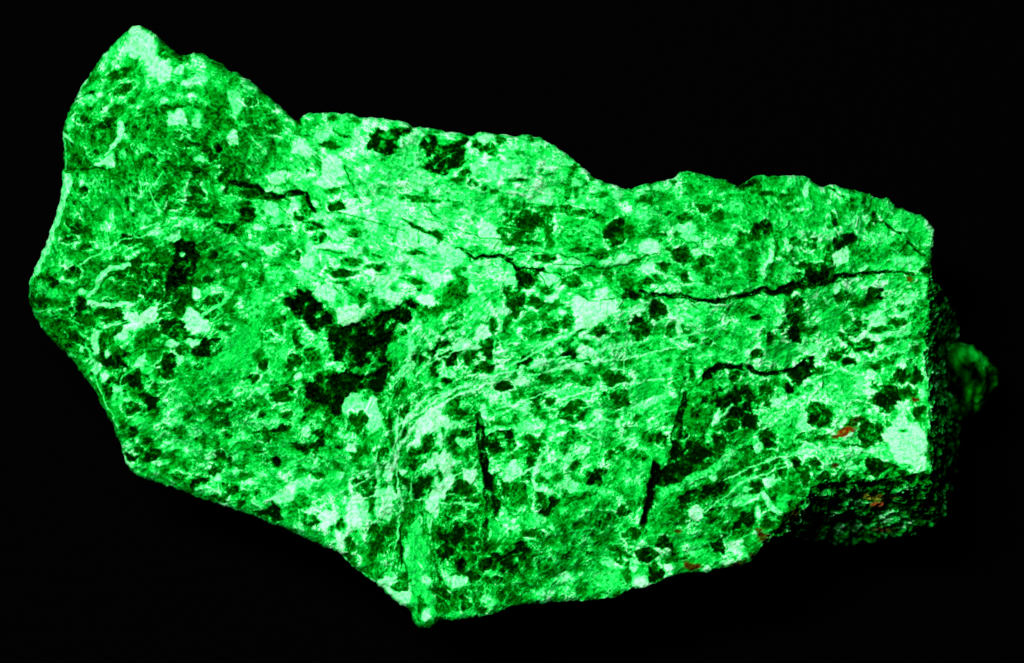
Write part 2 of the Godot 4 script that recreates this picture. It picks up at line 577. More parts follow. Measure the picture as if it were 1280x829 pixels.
func mineral_marks() -> void:
	patch(.9, [158, 35.9, 168.6, 30.6, 184.5, 38.6, 192.5, 49.2, 189.9, 62.5, 200.5, 81, 211.1, 86.3, 213.7, 99.6, 200.5, 102.3, 187.2, 91.7, 179.2, 77.1, 166, 69.1, 152.7, 65.1, 142.1, 57.2])
	patch(.7, [120.8, 62.5, 136.8, 46.5, 152.7, 38.6, 158, 49.2, 142.1, 59.8, 134.1, 70.4, 120.8, 75.7])
	streak(.9, 3.2, 2.1, 0, [87.7, 119.5, 97, 104.9, 102.3, 95.6])
	ovals([110.2, 122.2, 9.3, 6.6, -30, .8, 83.7, 152.7, 7.4, 9.6, 0, .75])
	streak(.9, 4.2, 3.2, 0, [74.4, 164.6, 83.7, 172.6, 90.3, 176.6])
	streak(.85, 2.7, 2.1, 0, [77.1, 168.6, 78.9, 189.9, 78.4, 211.1])
	streak(.92, 8, 6.4, 0, [148.7, 152.7, 150, 168.6, 139.4, 181.9])
	streak(.92, 3.7, 2.7, 0, [142.1, 179.2, 131.5, 192.5])
	patch(.9, [139.4, 191.2, 140.8, 207.1, 112.9, 209.8, 126.2, 203.1])
	streak(.75, 1.3, 1.1, 0, [99.6, 203.1, 107.6, 192.5, 123.5, 184.5])
	ovals([224.4, 150, 11.1, 10.1, 0, .9, 224.4, 86.3, 5.3, 5.3, 0, .9, 232.3, 104.9, 5.8, 3.7, 0, .9, 203.1, 126.2, 4.2, 3.7, 0, .9])
	streak(.85, 2.1, 1.6, 0, [181.9, 115.5, 189.9, 107.6, 205.8, 102.3, 219, 99.6])
	ovals([144.7, 90.3, 14.6, 6.6, -20, .12, 118.2, 91.7, 6.6, 8, 0, .25, 150, 111.6, 14.6, 5.8, -25, .12, 162, 126.2, 8, 5.3, 0, .2, 142.1, 134.1, 11.1, 4.8, -10, .22, 104.9, 148.7, 11.9, 4.8, 10, .07, 126.2, 156.7, 14.6, 5.8, -10, .04, 134.1, 150, 6.6, 5.3, 0, .08])
	streak(.2, 3.7, 3.2, 0, [168.6, 148.7, 179.2, 146.1, 195.2, 144.7])
	ovals([160.7, 159.3, 10.6, 6.6, 0, .3])
	streak(.2, 3.7, 3.2, 1, [205.8, 138.1, 221.7, 134.6, 240, 131.5])
	ovals([232.3, 179.2, 11.9, 5.3, 10, .12, 205.8, 62.5, 10.6, 10.6, 0, .4, 227, 70.4, 11.9, 5.3, 30, .3, 192.5, 136.8, 15.9, 8, 0, .35])
	streak(.05, 1.6, 1.6, 3, [87.7, 122.2, 102.3, 119.5, 112.9, 112.9])
	streak(.04, 1.6, 1.3, 3, [90.3, 209.8, 120.8, 211.1, 150, 210.6])
	ovals([171.3, 207.1, 8, 4.8, 0, .2])
	streak(.12, 4.2, 4.2, 2, [192.5, 205.8, 211.1, 203.1, 227, 211.1, 240, 212.4])
	ovals([102.3, 236.3, 6.6, 3.2, 0, .06, 168.6, 221.7, 18.6, 10.6, 10, .45, 118.2, 227, 15.9, 13.3, 0, .5])
	ovals([205.3, 89.8, 9.6, 15.4, 0, .92, 223.9, 87.2, 6.6, 5.3, 0, .85, 234.5, 104.4, 6.6, 4.8, 0, .9, 250.4, 97.8, 9.3, 5.3, 0, .85, 242.5, 79.2, 10.6, 6.6, 30, .75, 205.3, 127, 6.6, 4, 0, .9, 223.9, 149.5, 12.2, 10.1, 0, .9, 246.4, 152.2, 5.8, 9, 0, .85, 291.6, 173.4, 7.4, 11.1, 10, .92, 294.2, 129.6, 8.5, 18.6, -10, .82, 311.5, 111, 8, 7.4, 0, .75, 343.3, 219.9, 10.1, 8.8, 0, .9])
	patch(.92, [361.9, 177.4, 375.2, 174.7, 391.1, 188, 388.4, 198.6, 377.8, 193.3, 367.2, 190.7])
	ovals([372.5, 209.2, 11.1, 11.7, 0, .72, 404.4, 166.8, 13.3, 7.4, -30, .85])
	patch(.92, [401.7, 198.6, 420, 193.3, 420, 233.1, 407, 235.8, 396.4, 230.5, 391.1, 227.8, 404.4, 219.9])
	ovals([343.3, 235.8, 10.6, 4, 0, .9, 249.1, 198.6, 8, 3.7, 10, .85, 364.5, 257, 7.4, 8, 0, .9, 336.7, 259.7, 10.1, 8, 0, .85, 269, 119, 6.6, 11.9, 30, .28, 311.5, 127, 6.4, 5.3, 0, .1])
	streak(.18, 4.8, 3.7, 2, [200, 136.3, 221.2, 134.9, 242.5, 128.3, 258.4, 129.6])
	ovals([271.7, 140.2, 13.3, 18, 0, .33, 327.4, 162.8, 18.6, 4.8, 8, .13, 335.4, 145.5, 7.4, 10.1, 0, .33])
	streak(.25, 6.4, 4.8, 2, [339.3, 180, 330, 203.9, 323.4, 217.2])
	streak(.1, 5.3, 5.8, 3, [229.2, 177.4, 245.1, 181.4, 261, 188, 266.3, 196])
	ovals([265, 194.6, 6.4, 5.8, 0, .05])
	streak(.13, 3.2, 5.3, 3, [200, 203.9, 221.2, 209.2, 247.8, 209.2, 274.3, 206.6, 287.6, 219.9])
	ovals([282.3, 225.2, 11.1, 9, 0, .08])
	streak(.02, 6.9, 5.8, 8, [288.9, 227.8, 306.2, 230.5, 319.4, 233.1, 330, 242.4, 348.6, 245.1, 364.5, 239.8, 380.5, 241.1, 385.8, 254.4, 391.1, 262.3])
	ovals([243.8, 233.1, 7.4, 13.8, -5, .12, 245.1, 254.4, 15.9, 7.4, 0, .15, 263.7, 247.7, 8, 6.6, 0, .25, 218.6, 257, 6.6, 5.3, 0, .14, 306.2, 263.6, 10.6, 5.3, 0, .05, 208, 239.8, 8, 4.8, 0, .2, 371.2, 149.5, 3.2, 7.4, 0, .05, 407, 180, 11.1, 3.2, 0, .13, 396.4, 203.9, 3.7, 10.1, 0, .4, 298.2, 209.2, 15.9, 10.6, 0, .34, 316.8, 198.6, 10.6, 13.3, 20, .5])
	ovals([413.3, 208.8, 14.6, 15.4, 0, .92, 438.5, 261.9, 11.1, 10.1, 0, .95, 463.7, 275.2, 8, 6.9, 0, .92, 522.1, 296.4, 18.6, 10.6, 20, .9, 540.7, 280.5, 15.9, 6.4, 0, .9, 490.2, 259.2, 18.6, 8, 0, .85, 442.5, 182.3, 7.4, 8, 0, .85, 524.7, 165, 6.4, 7.4, 0, .8, 413.3, 307, 15.9, 5.3, 0, .9, 524.7, 231.4, 9.3, 6.6, 0, .85, 515.4, 210.1, 10.6, 9.6, 0, .8, 492.9, 214.1, 13.3, 11.7, 0, .72, 564.5, 238, 9.3, 8, 0, .8, 604.4, 171.7, 10.6, 5.3, 0, .9, 615, 214.1, 7.4, 12.7, 0, .85, 595.1, 212.8, 5.3, 8.5, 0, .85, 608.3, 291.1, 8, 10.1, 0, .9, 423.9, 293.7, 8, 6.9, 0, .85, 559.2, 312.3, 13.3, 6.6, 0, .9])
	streak(.75, 2.7, 1.9, 0, [548.6, 222.1, 569.9, 214.1, 585.8, 203.5])
	patch(.05, [466.3, 162.4, 487.6, 165, 503.5, 161, 516.8, 162.4, 514.1, 169, 500.8, 171.7, 503.5, 184.9, 482.3, 195.5, 461, 187.6, 457.1, 184.9])
	ovals([484.9, 170.3, 9, 4.2, 0, .5, 479.6, 180.9, 3.7, 5.3, 0, .5])
	patch(.05, [530, 169, 544.6, 167.7, 548.6, 177, 564.5, 179.6, 583.1, 169, 583.1, 187.6, 580.5, 203.5, 561.9, 216.8, 543.3, 218.1, 530, 206.2, 532.7, 187.6, 527.4, 179.6])
	ovals([556.6, 177, 9, 3.7, 0, .6, 548.6, 187.6, 6.4, 6.9, 0, .35])
	streak(.5, 2.1, 1.3, 0, [543.3, 208.8, 553.9, 198.2, 569.9, 190.2])
	ovals([583.1, 216.8, 10.6, 5.8, -30, .13, 589.8, 227.4, 5.8, 6.6, 0, .1, 572.5, 224.7, 13.3, 3.2, -10, .2, 607, 184.9, 15.9, 6.4, 10, .25, 596.4, 179.6, 6.4, 5.8, 0, .3, 516.8, 248.6, 18.6, 4, 5, .22, 544.6, 251.3, 15.9, 2.7, 0, .4])
	streak(.14, 3.2, 2.7, 0, [415.9, 163.7, 425.2, 167.7, 437.2, 173])
	ovals([415.9, 147.8, 8, 3.7, 0, .2, 442.5, 150.4, 10.6, 3.2, 10, .25, 413.3, 180.9, 11.9, 4.8, 0, .2, 418.6, 238, 14.3, 6.4, -10, .22, 421.2, 256.6, 8.5, 6.4, -10, .12])
	streak(.22, 2.4, 2.1, 1, [430.5, 206.2, 434.5, 222.1, 441.1, 235.4])
	ovals([446.4, 246, 5.3, 4.8, 0, .3, 431.8, 276.5, 13.3, 3.2, 10, .25, 402.7, 296.4, 5.3, 4.8, 0, .1, 439.8, 293.7, 8, 3.2, 0, .3, 547.3, 295.1, 11.7, 5.8, 15, .18])
	streak(.22, 1.9, 1.6, 2, [500.8, 272.5, 519.4, 283.1, 538, 291.1])
	streak(.2, 2.7, 2.1, 1, [400, 312.3, 431.8, 316.3])
	streak(.2, 2.1, 2.1, 2, [569.9, 308.3, 591.1, 315])
	streak(.35, 1.6, 1.3, 0, [530, 256.6, 548.6, 272.5])
	ovals([615.9, 214.3, 9, 10.1, 0, .85, 642.5, 214.3, 10.6, 7.4, 0, .86, 684.9, 240.8, 8, 9, 0, .86, 669, 248.8, 10.6, 4.8, 0, .85, 637.2, 193.1, 10.6, 8, 0, .75, 698.2, 193.1, 6.6, 5.8, 0, .75, 608, 288.6, 7.4, 12.7, 0, .92, 621.2, 301.9, 8.5, 8, 0, .9, 772.5, 243.5, 8, 6.9, 0, .85, 719.4, 230.2, 6.4, 6.4, 0, .85, 804.4, 264.7, 13.3, 10.6, 0, .8, 809.7, 307.2, 10.6, 6.6, 0, .9, 777.8, 323.1, 10.6, 7.4, 0, .92, 759.2, 328.4, 10.6, 3.7, 0, .9, 711.5, 331.1, 29.2, 5.8, 5, .88, 684.9, 349.7, 12.7, 8, 10, .92, 634.5, 323.1, 10.6, 4.8, 0, .8, 637.2, 352.3, 10.1, 5.3, 0, .85, 623.9, 336.4, 21.2, 10.6, 0, .8, 634.5, 254.1, 15.9, 7.4, 10, .28, 658.4, 275.4, 23.9, 12.2, -5, .1, 645.1, 293.9, 23.9, 13.3, 0, .16, 684.9, 280.7, 7.4, 18.6, 0, .14, 687.6, 259.4, 21.2, 4.8, 5, .18, 716.8, 263.4, 15.9, 4.8, 10, .14, 743.3, 268.7, 15.9, 4.8, 15, .3, 769.9, 291.3, 13.8, 18, 10, .06, 785.8, 288.6, 8, 10.1, 0, .2, 687.6, 304.5, 4.8, 7.4, 0, .2, 724.7, 312.5, 15.9, 4.8, 0, .3, 753.9, 317.8, 18.6, 4.8, -10, .3, 666.3, 304.5, 12.7, 4.8, 0, .35, 719.4, 288.6, 23.4, 18, 0, .52, 626.5, 174.5, 6.4, 5.8, 0, .3, 649.1, 193.1, 4.8, 4.2, 0, .28, 663.7, 174.5, 5.3, 4.8, 0, .33, 610.6, 187.8, 13.3, 6.4, 15, .14])
	patch(.42, [716.8, 202.4, 724.7, 206.3, 719.4, 219.6, 716.8, 235.5, 711.5, 246.2, 706.2, 254.1, 706.2, 240.8, 707.5, 219.6, 710.1, 209])
	ovals([720.8, 236.1, 3.7, 3.2, 0, .2, 647.8, 224.9, 10.6, 2.1, 0, .35])
	streak(.3, 1.6, 1.3, 0, [674.3, 218.3, 692.9, 217])
	ovals([809.7, 246.2, 11.7, 7.4, 0, .2, 748.6, 243.5, 12.7, 3.7, 0, .35, 809.7, 292.6, 11.7, 5.3, -15, .2])
	streak(.02, 3.2, 3.7, 7, [600, 320.5, 615.9, 319.9, 631.8, 321.8, 639.8, 328.4, 646.4, 337.7, 655.7, 335.1, 669, 336.4, 679.6, 337.7])
	streak(.08, 1.9, 1.3, 3, [679.6, 339, 695.5, 341.7, 706.2, 345.7])
	streak(.1, 1.3, 1.3, 2, [639.8, 313.8, 666.3, 315.7, 700.8, 319.1, 719.4, 324.4, 735.4, 332.4])
	streak(.18, 3.7, 3.2, 2, [716.8, 336.4, 738, 333.7, 759.2, 336.4, 780.5, 332.4, 796.4, 324.4, 820, 317.8])
	ovals([679.6, 323.1, 13.3, 4.2, 0, .14, 691.6, 323.1, 2.7, 2.1, 0, .06, 657.1, 349.7, 10.1, 11.7, 0, .05, 708.8, 352.3, 8, 6.4, 0, .2, 780.5, 352.3, 18, 6.4, 10, .24, 759.2, 341.7, 15.4, 4.8, 0, .25])
	ovals([822.6, 233.1, 6.6, 5.3, 0, .82, 1007, 235.7, 3.7, 10.6, 15, .88])
	patch(.92, [963.2, 315.4, 965.9, 320.7, 961.9, 328.6, 956.6, 336.6, 951.3, 341.9, 952.6, 333.9, 957.9, 324.6])
	ovals([886.3, 306.1, 6.6, 4.8, 0, .95, 871.7, 315.4, 6.9, 5.3, -25, .92, 858.4, 286.2, 13.3, 6.4, 0, .85, 810.6, 310, 13.3, 9, 0, .92, 861, 296.8, 13.3, 5.3, 10, .86, 811.9, 336.6, 10.6, 7.4, 0, .9, 805.3, 241, 10.6, 7.4, 0, .8, 919.4, 257, 13.3, 7.4, 0, .76, 879.6, 381.7, 26.5, 7.4, 0, .8, 847.8, 389.7, 10.6, 8, 0, .8, 805.3, 379, 5.8, 10.1, 0, .85, 863.7, 352.5, 10.6, 7.4, 0, .76, 834.5, 363.1, 7.4, 6.4, 0, .8, 805.3, 249, 11.7, 4.8, 0, .2, 842.5, 227.8, 5.3, 3.2, 0, .14])
	patch(.02, [916.8, 231.8, 932.7, 229.1, 943.3, 222.5, 951.3, 219.8, 947.3, 226.4, 935.4, 235.7, 927.4, 237.1])
	ovals([953.9, 242.4, 15.9, 3.5, 10, .1, 980.5, 245, 10.6, 2.7, 0, .2, 879.6, 259.6, 9, 6.9, 0, .14, 892.9, 272.9, 11.7, 9, 0, .18, 855.7, 270.2, 9.3, 5.3, 0, .3, 831.8, 266.3, 8, 2.7, 0, .3, 813.3, 288.8, 14.6, 4.8, -5, .2, 823.9, 294.1, 10.6, 2.1, 0, .14, 987.1, 258.3, 9, 9, 0, .28])
	patch(.1, [918.1, 288.8, 932.7, 290.1, 946, 280.8, 959.2, 276.9, 962.4, 286.2, 959.2, 295.4, 946, 299.4, 932.7, 307.4, 919.4, 304.7])
	ovals([951.3, 282.2, 11.9, 5.3, -15, .02, 924.7, 303.4, 10.6, 8, 0, .2, 849.1, 318, 14.3, 10.6, 0, .1, 882.3, 326, 10.6, 8, 0, .1, 829.2, 333.9, 8, 6.4, 0, .14, 855.7, 347.2, 5.8, 7.2, 0, .13, 884.9, 349.9, 5.8, 11.7, 0, .18, 903.5, 324.6, 9, 6.4, 0, .24, 911.5, 339.2, 8, 8, 0, .24, 871.7, 336.6, 6.6, 5.3, 0, .2, 815.9, 351.2, 15.9, 4.8, 0, .3])
	streak(.22, 3.2, 3.2, 2, [967.2, 294.1, 969.9, 312.7, 964.5, 336.6, 963.2, 352.5])
	ovals([940.7, 328.6, 5.8, 23.9, 0, .34])
	streak(.35, 1.9, 1.6, 0, [985.8, 275.5, 975.2, 291.5])
	ovals([1012.3, 306.1, 8, 7.4, 0, .14, 996.4, 304.7, 6.6, 4, 0, .24, 985.8, 318, 8, 4.8, 0, .35])
	streak(.015, 4, 6.4, 9, [800, 364.4, 810.6, 368.4, 826.5, 369.8, 853.1, 369.8, 869, 375.1, 903.5, 377.7])
	streak(.01, 5.8, 9.6, 10, [903.5, 377.7, 919.4, 371.1, 938, 367.1, 956.6, 363.1, 969.9, 367.1, 985.8, 359.1, 1001.7, 353.8, 1020, 347.2])
	ovals([910.1, 363.1, 3.7, 6.4, 0, .24, 996.4, 349.9, 10.6, 3.7, 0, .1, 1007, 333.9, 10.6, 6.4, 0, .1, 1015, 341.9, 8, 9, 0, .03, 818.6, 387, 14.3, 10.6, 0, .1, 991.1, 384.4, 8.5, 12.7, 25, .14, 946, 396.3, 4.8, 2.7, 0, .06, 924.7, 387, 21.2, 7.4, 0, .45])
	ovals([1006.5, 239.8, 3.7, 10.6, 15, .9, 1051.7, 319.4, 10.1, 12.7, 20, .92, 1102.1, 298.2, 14.3, 10.1, 0, .8, 1128.6, 327.4, 15.9, 7.4, 0, .82, 1160.5, 279.6, 5.3, 7.4, 0, .75, 1144.5, 332.7, 8, 7.4, 0, .75, 1045, 359.2, 5.3, 6.4, 0, .9, 1139.2, 372.5, 6.4, 7.4, 0, .86, 1155.2, 359.2, 3.7, 15.4, 0, .8, 1083.5, 352.6, 5.3, 4.8, 0, .8, 1041, 401.7, 16.5, 15.4, 0, .6, 1094.1, 401.7, 11.1, 12.7, 0, .9, 1126, 396.4, 10.6, 6.9, 0, .9, 1046.3, 287.6, 10.1, 4.8, 0, .75, 985.3, 343.3, 6.4, 12.7, 0, .75, 1071.6, 247.8, 10.6, 5.8, 10, .6, 1139.2, 277, 20.7, 12.2, 20, .6])
	streak(.08, 2.4, 2.7, 2, [1034.4, 235.8, 1043.7, 242.5, 1053, 247.8])
	ovals([1078.2, 250.4, 3.5, 8, 0, .3, 1063.6, 250.4, 5.3, 2.1, 0, .3, 1082.2, 262.4, 4.8, 3.7, 0, .18, 1092.8, 271.7, 4.8, 6.9, 0, .06, 1088.8, 280.9, 4.8, 10.1, 20, .24])
	streak(.06, 3.2, 3.2, 4, [1098.1, 277, 1110, 280.9, 1123.3, 291.6, 1136.6, 303.5, 1149.9, 315.4, 1157.8, 320.8])
	ovals([1123.3, 312, 12.5, 12.5, 0, .18, 1038.4, 278.3, 5.8, 9, 10, .08])
	patch(.04, [1037.1, 314.1, 1037.1, 306.2, 1041, 298.2, 1057, 292.9, 1071.6, 292.9, 1064.9, 302.2, 1051.7, 306.2, 1042.4, 314.1])
	ovals([988, 257.1, 8, 9, 0, .24, 1011.8, 306.2, 7.2, 6.4, 0, .14, 990.6, 302.2, 7.4, 5.8, 0, .3, 1011.8, 332.7, 19.6, 4.8, -5, .13, 985.3, 361.9, 15.4, 5.3, -20, .04, 1006.5, 351.3, 23.4, 11.1, -5, .03, 1030.4, 343.3, 12.2, 12.7, 0, .03, 1033.1, 319.4, 6.4, 12.7, 0, .13, 986.6, 319.4, 9, 4.8, 0, .24])
	streak(.02, 6.4, 3.5, 7, [1033.1, 347.3, 1059.6, 344.6, 1078.2, 343.3, 1096.8, 340.7, 1112.7, 339.3])
	streak(.08, 2.1, 1.6, 3, [1112.7, 339.3, 1128.6, 342, 1139.2, 344.6, 1149.9, 346, 1163.1, 342])
	ovals([1139.2, 344.6, 4.8, 5.3, 0, .06, 1157.8, 338, 8, 3.7, 0, .06, 1126, 258.9, 5.8, 2.4, 15, .05, 1094.1, 369.9, 12.7, 10.6, -15, .05, 1051.7, 369.9, 9, 6.4, 20, .13, 1067.6, 375.2, 18, 8.8, 15, .24, 1083.5, 380.5, 21.2, 3.2, -10, .13, 1029.1, 377.8, 5.3, 10.1, 0, .24, 1128.6, 383.1, 7.4, 4.8, 0, .4, 1124.6, 401.7, 10.6, 6.4, 0, .1, 1144.5, 396.4, 11.7, 15.4, 0, .38, 1072.9, 409.7, 14.3, 9, -15, .07, 1104.7, 412.3, 15.9, 4, -8, .08, 990.6, 391.1, 11.7, 20.7, 25, .09, 1014.5, 412.3, 11.7, 4.8, 0, .25, 1059.6, 399, 6.4, 8, 0, .28, 1078.2, 393.7, 9, 3.7, -30, .24, 1086.2, 319.4, 15.4, 12.7, 0, .5])
	streak(.9, 12.7, 15.4, 0, [82.6, 222.7, 77.1, 241.2, 69.1, 265.1, 59.8, 283.7, 51.3, 312.9, 39.9, 336.8])
	streak(.8, 9.6, 5.3, 0, [39.9, 336.8, 34.6, 350, 31.9, 360.7])
	ovals([131.5, 283.7, 10.6, 6.4, 0, .78, 179.2, 275.7, 13.3, 8, 0, .74, 195.2, 291.7, 10.6, 3.2, 0, .9, 216.4, 297, 8, 5.3, 0, .86])
	streak(.9, 6.4, 5.8, 0, [159.3, 331.5, 134.1, 334.1, 126.2, 339.4, 115.5, 360.7, 107.6, 368.6])
	streak(.95, 6.9, 5.3, 0, [107.6, 379.2, 131.5, 381.9, 152.7, 379.2, 163.3, 380.6])
	patch(.95, [150, 392.5, 168.6, 392.5, 184.5, 384.5, 195.2, 392.5, 179.2, 408.4, 163.3, 416.4, 142.1, 424.4, 139.4, 421.7, 158, 403.1])
	ovals([99.6, 364.6, 4.8, 3.7, 0, .88])
	streak(.7, 2.7, 1.9, 0, [187.2, 265.1, 189.9, 253.2, 200.5, 242.6])
	streak(.75, 4.2, 3.2, 0, [176.6, 230.6, 189.9, 231.9, 205.8, 228])
	ovals([227, 318.7, 3.2, 3.2, 0, .9, 215.1, 429.7, 10.6, 3.7, 0, .9, 115.5, 424.4, 4.8, 13.3, 0, .9, 65.1, 368.6, 10.6, 6.4, 0, .65])
	streak(.8, 2.1, 1.6, 0, [155.4, 323.5, 179.2, 310.2])
	streak(.65, 3.2, 2.1, 0, [184.5, 363.3, 192.5, 350])
	ovals([102.8, 239.4, 5.3, 4.8, 0, .07, 95.6, 254.5, 5.3, 4.2, 0, .24, 89, 278.4, 8.8, 8.8, 0, .07, 97, 289, 15.9, 3.5, -8, .1, 85, 299.6, 10.1, 4.8, 0, .07, 103.6, 308.1, 9.8, 4.2, -5, .08, 120.8, 272.5, 5.3, 2.7, 0, .14, 169.9, 237.3, 4.8, 4.2, 0, .2, 162, 300.9, 11.9, 6.9, 0, .07, 158, 278.4, 9, 5.3, 0, .24, 148.7, 323.5, 7.4, 3.7, 0, .14, 142.1, 343.4, 11.7, 4.8, 0, .07, 139.4, 358, 11.7, 9, 0, .24, 87.7, 340.8, 10.6, 6.9, -25, .12, 91.7, 336.8, 4.8, 4.2, 0, .05, 63.8, 352.7, 6.9, 6.6, 0, .04, 211.1, 237.3, 9, 4.8, 0, .14, 220.4, 257.2, 8, 6.6, 0, .14, 235, 259.8, 6.6, 5.3, 0, .1, 176.6, 326.2, 18.6, 10.1, -30, .13, 189.9, 342.1, 13.3, 10.6, 0, .1, 173.9, 358, 15.9, 10.6, 0, .33])
	streak(.15, 2.7, 2.1, 0, [155.4, 318.2, 179.2, 304.9])
	patch(.02, [219, 304.9, 240, 299.6, 245.6, 331.5, 240, 368.6, 221.7, 381.9, 205.8, 376.6, 205.8, 347.4, 219, 326.2])
	ovals([189.9, 366, 12.7, 10.1, 0, .1, 211.1, 384.5, 13.3, 4, 0, .12, 95.6, 379.2, 7.4, 9, 0, .05, 97, 392.5, 13.3, 10.6, 0, .07, 73.1, 379.2, 18.6, 5.3, 0, .2, 43.9, 376.6, 12.7, 12.7, 0, .12, 115.5, 395.2, 15.9, 7.4, 0, .2, 126.2, 389.9, 18.6, 3.5, 0, .14, 152.7, 403.1, 6.6, 3.2, -20, .04, 189.9, 416.4, 11.7, 6.4, 0, .2, 217.7, 411.1, 17, 12.7, 10, .06, 91.7, 421.7, 13.3, 5.3, 35, .05, 107.6, 429.7, 3.5, 13.3, 0, .14, 124.8, 429.7, 5.3, 13.3, 0, .14, 136.8, 435, 6.4, 5.3, 0, .2, 221.7, 286.3, 6.4, 5.3, 0, .24, 54.5, 311.6, 5.3, 3.5, 0, .3, 46.5, 344.7, 15.9, 5.8, -15, .35, 195.2, 249.2, 8, 5.3, 0, .3, 67.8, 427, 21.2, 10.6, 0, .35, 205.8, 320.8, 10.6, 7.4, 0, .25, 110.2, 334.1, 15.9, 15.9, 0, .42])
	ovals([336.8, 263.9, 11.7, 7.4, 0, .85, 363.3, 258.6, 6.4, 12.7, 0, .9, 322.2, 283.8, 10.6, 4.2, 0, .92, 343.4, 274.5, 6.6, 4.8, 0, .85, 334.1, 311.7, 9, 9, 0, .92, 303.6, 331.6, 4, 3.7, 0, .9, 245.2, 367.4, 4.8, 7.2, 0, .95])
	patch(.92, [228, 399.2, 235.9, 386, 249.2, 388.6, 257.2, 401.9, 251.8, 415.2, 238.6, 415.2, 230.6, 409.9])
	ovals([257.2, 409.9, 5.8, 6.4, 0, .9, 239.9, 427.1, 8, 4, 0, .9])
	streak(.82, 5.3, 4.2, 0, [254.5, 391.3, 278.4, 378, 290.3, 364.7])
	streak(.7, 2.4, 1.9, 0, [270.4, 399.2, 275.7, 388.6])
	streak(.93, 8, 9, 0, [392.5, 309.5, 411.1, 306.3, 432.3, 310.3])
	ovals([385.9, 309, 3.7, 12.7, 0, .85, 384.5, 327.6, 10.1, 12.7, 0, .9, 403.1, 324.9, 11.7, 9, 0, .8, 373.9, 340.8, 11.7, 7.4, 0, .85, 392.5, 346.2, 12.7, 10.1, 0, .8, 408.4, 367.4, 14.3, 10.1, 20, .9, 396.5, 267.9, 6.4, 7.4, 0, .85, 391.2, 253.3, 5.3, 3.7, 40, .9, 407.1, 290.4, 7.4, 3.5, 0, .9, 424.4, 294.4, 8, 5.8, 0, .92, 435, 263.9, 7.4, 10.6, 0, .95, 432.3, 392.6, 10.6, 14.3, 0, .95, 429.7, 372.7, 9, 7.4, 0, .8, 344.7, 343.5, 12.7, 10.1, 0, .75, 320.8, 383.3, 12.7, 15.4, 0, .7, 299.6, 378, 5.3, 4.8, 0, .8, 347.4, 372.7, 8, 6.9, 0, .8, 381.9, 423.1, 6.4, 9, 0, .75, 403.1, 431.1, 8, 10.1, 0, .7, 238.6, 279.8, 15.4, 10.1, 0, .7, 224, 293.1, 4, 6.6, 0, .85, 336.8, 439, 6.4, 6.4, 0, .75, 352.7, 444.4, 8, 6.4, 0, .75, 289, 309, 12.7, 6.4, 0, .6, 265.1, 362.1, 15.4, 9, 0, .72, 416.4, 455, 12.7, 3.2, 0, .8, 307.6, 269.2, 10.1, 7.4, 0, .02, 283.7, 285.1, 13.3, 7.4, 15, .04, 251.8, 263.9, 23.4, 11.7, 0, .12, 243.9, 245.3, 10.6, 9, 0, .1])
	patch(.02, [217.3, 301, 243.9, 301, 249.2, 311.7, 246.5, 330.2, 235.9, 346.2, 230.6, 372.7, 217.3, 383.3])
	ovals([255.8, 307.7, 6.6, 4.8, 0, .07, 261.1, 351.5, 5.8, 4.8, 0, .07, 275.7, 326.3, 10.6, 3.5, 0, .2, 350, 282.5, 12.7, 4, 0, .1, 371.3, 269.2, 6.4, 5.8, 0, .14, 318.2, 242.7, 34, 5.3, 5, .1, 379.2, 258.6, 5.3, 15.9, 0, .35, 392.5, 282.5, 11.7, 6.4, 0, .1, 400.5, 295.7, 10.6, 6.4, 0, .14, 421.7, 255.9, 11.7, 6.4, 0, .14, 368.6, 319.6, 5.8, 4.8, 0, .14, 318.2, 348.8, 17, 11.1, -40, .2, 265.1, 375.4, 15.9, 5.8, -15, .12, 267.8, 393.9, 11.7, 6.4, -20, .14, 286.3, 378, 6.4, 5.3, 0, .28, 281, 409.9, 9, 4.2, 0, .14, 278.4, 388.6, 10.6, 10.1, 0, .25])
	patch(.05, [251.8, 420.5, 286.3, 428.4, 270.4, 441.7, 246.5, 444.4, 228, 441.7])
	ovals([225.3, 415.2, 10.1, 6.4, 0, .1])
	patch(.015, [371.3, 356.8, 384.5, 364.7, 389.9, 372.7, 411.1, 383.3, 416.4, 399.2, 411.1, 409.9, 400.5, 417.8, 389.9, 415.2, 379.2, 399.2, 360.7, 388.6, 355.4, 375.4, 363.3, 370, 371.3, 372.7])
	ovals([424.4, 423.1, 15.4, 18, 0, .04, 373.9, 423.1, 7.4, 12.7, 0, .1, 366, 452.3, 8, 10.1, 0, .1, 347.4, 404.5, 10.1, 10.1, 0, .34, 336.8, 420.5, 6.4, 5.8, 0, .14, 328.8, 412.5, 3.7, 15.4, 10, .24, 323.5, 441.7, 4.8, 15.4, 15, .28, 389.9, 444.4, 10.1, 11.7, 0, .34, 429.7, 340.8, 20.7, 4.8, 0, .12, 429.7, 356.8, 10.6, 4.2, 30, .2])
	streak(.45, 1.1, 1.1, 0, [415.1, 383.3, 415.1, 404.5])
	patch(.6, [291.7, 420.5, 307.6, 404.5, 328.8, 399.2, 320.8, 425.8, 304.9, 460, 259.8, 460])
	patch(.93, [425.3, 383.5, 446.5, 380.8, 462.5, 386.2, 449.2, 399.4, 430.6, 407.4, 424, 399.4])
	ovals([475.7, 362.3, 8.5, 10.1, 0, .85])
	patch(.92, [467.8, 351.7, 483.7, 341, 497, 333.1, 499.6, 343.7, 489, 359.6, 499.6, 375.5, 489, 382.2, 467.8, 367.6])
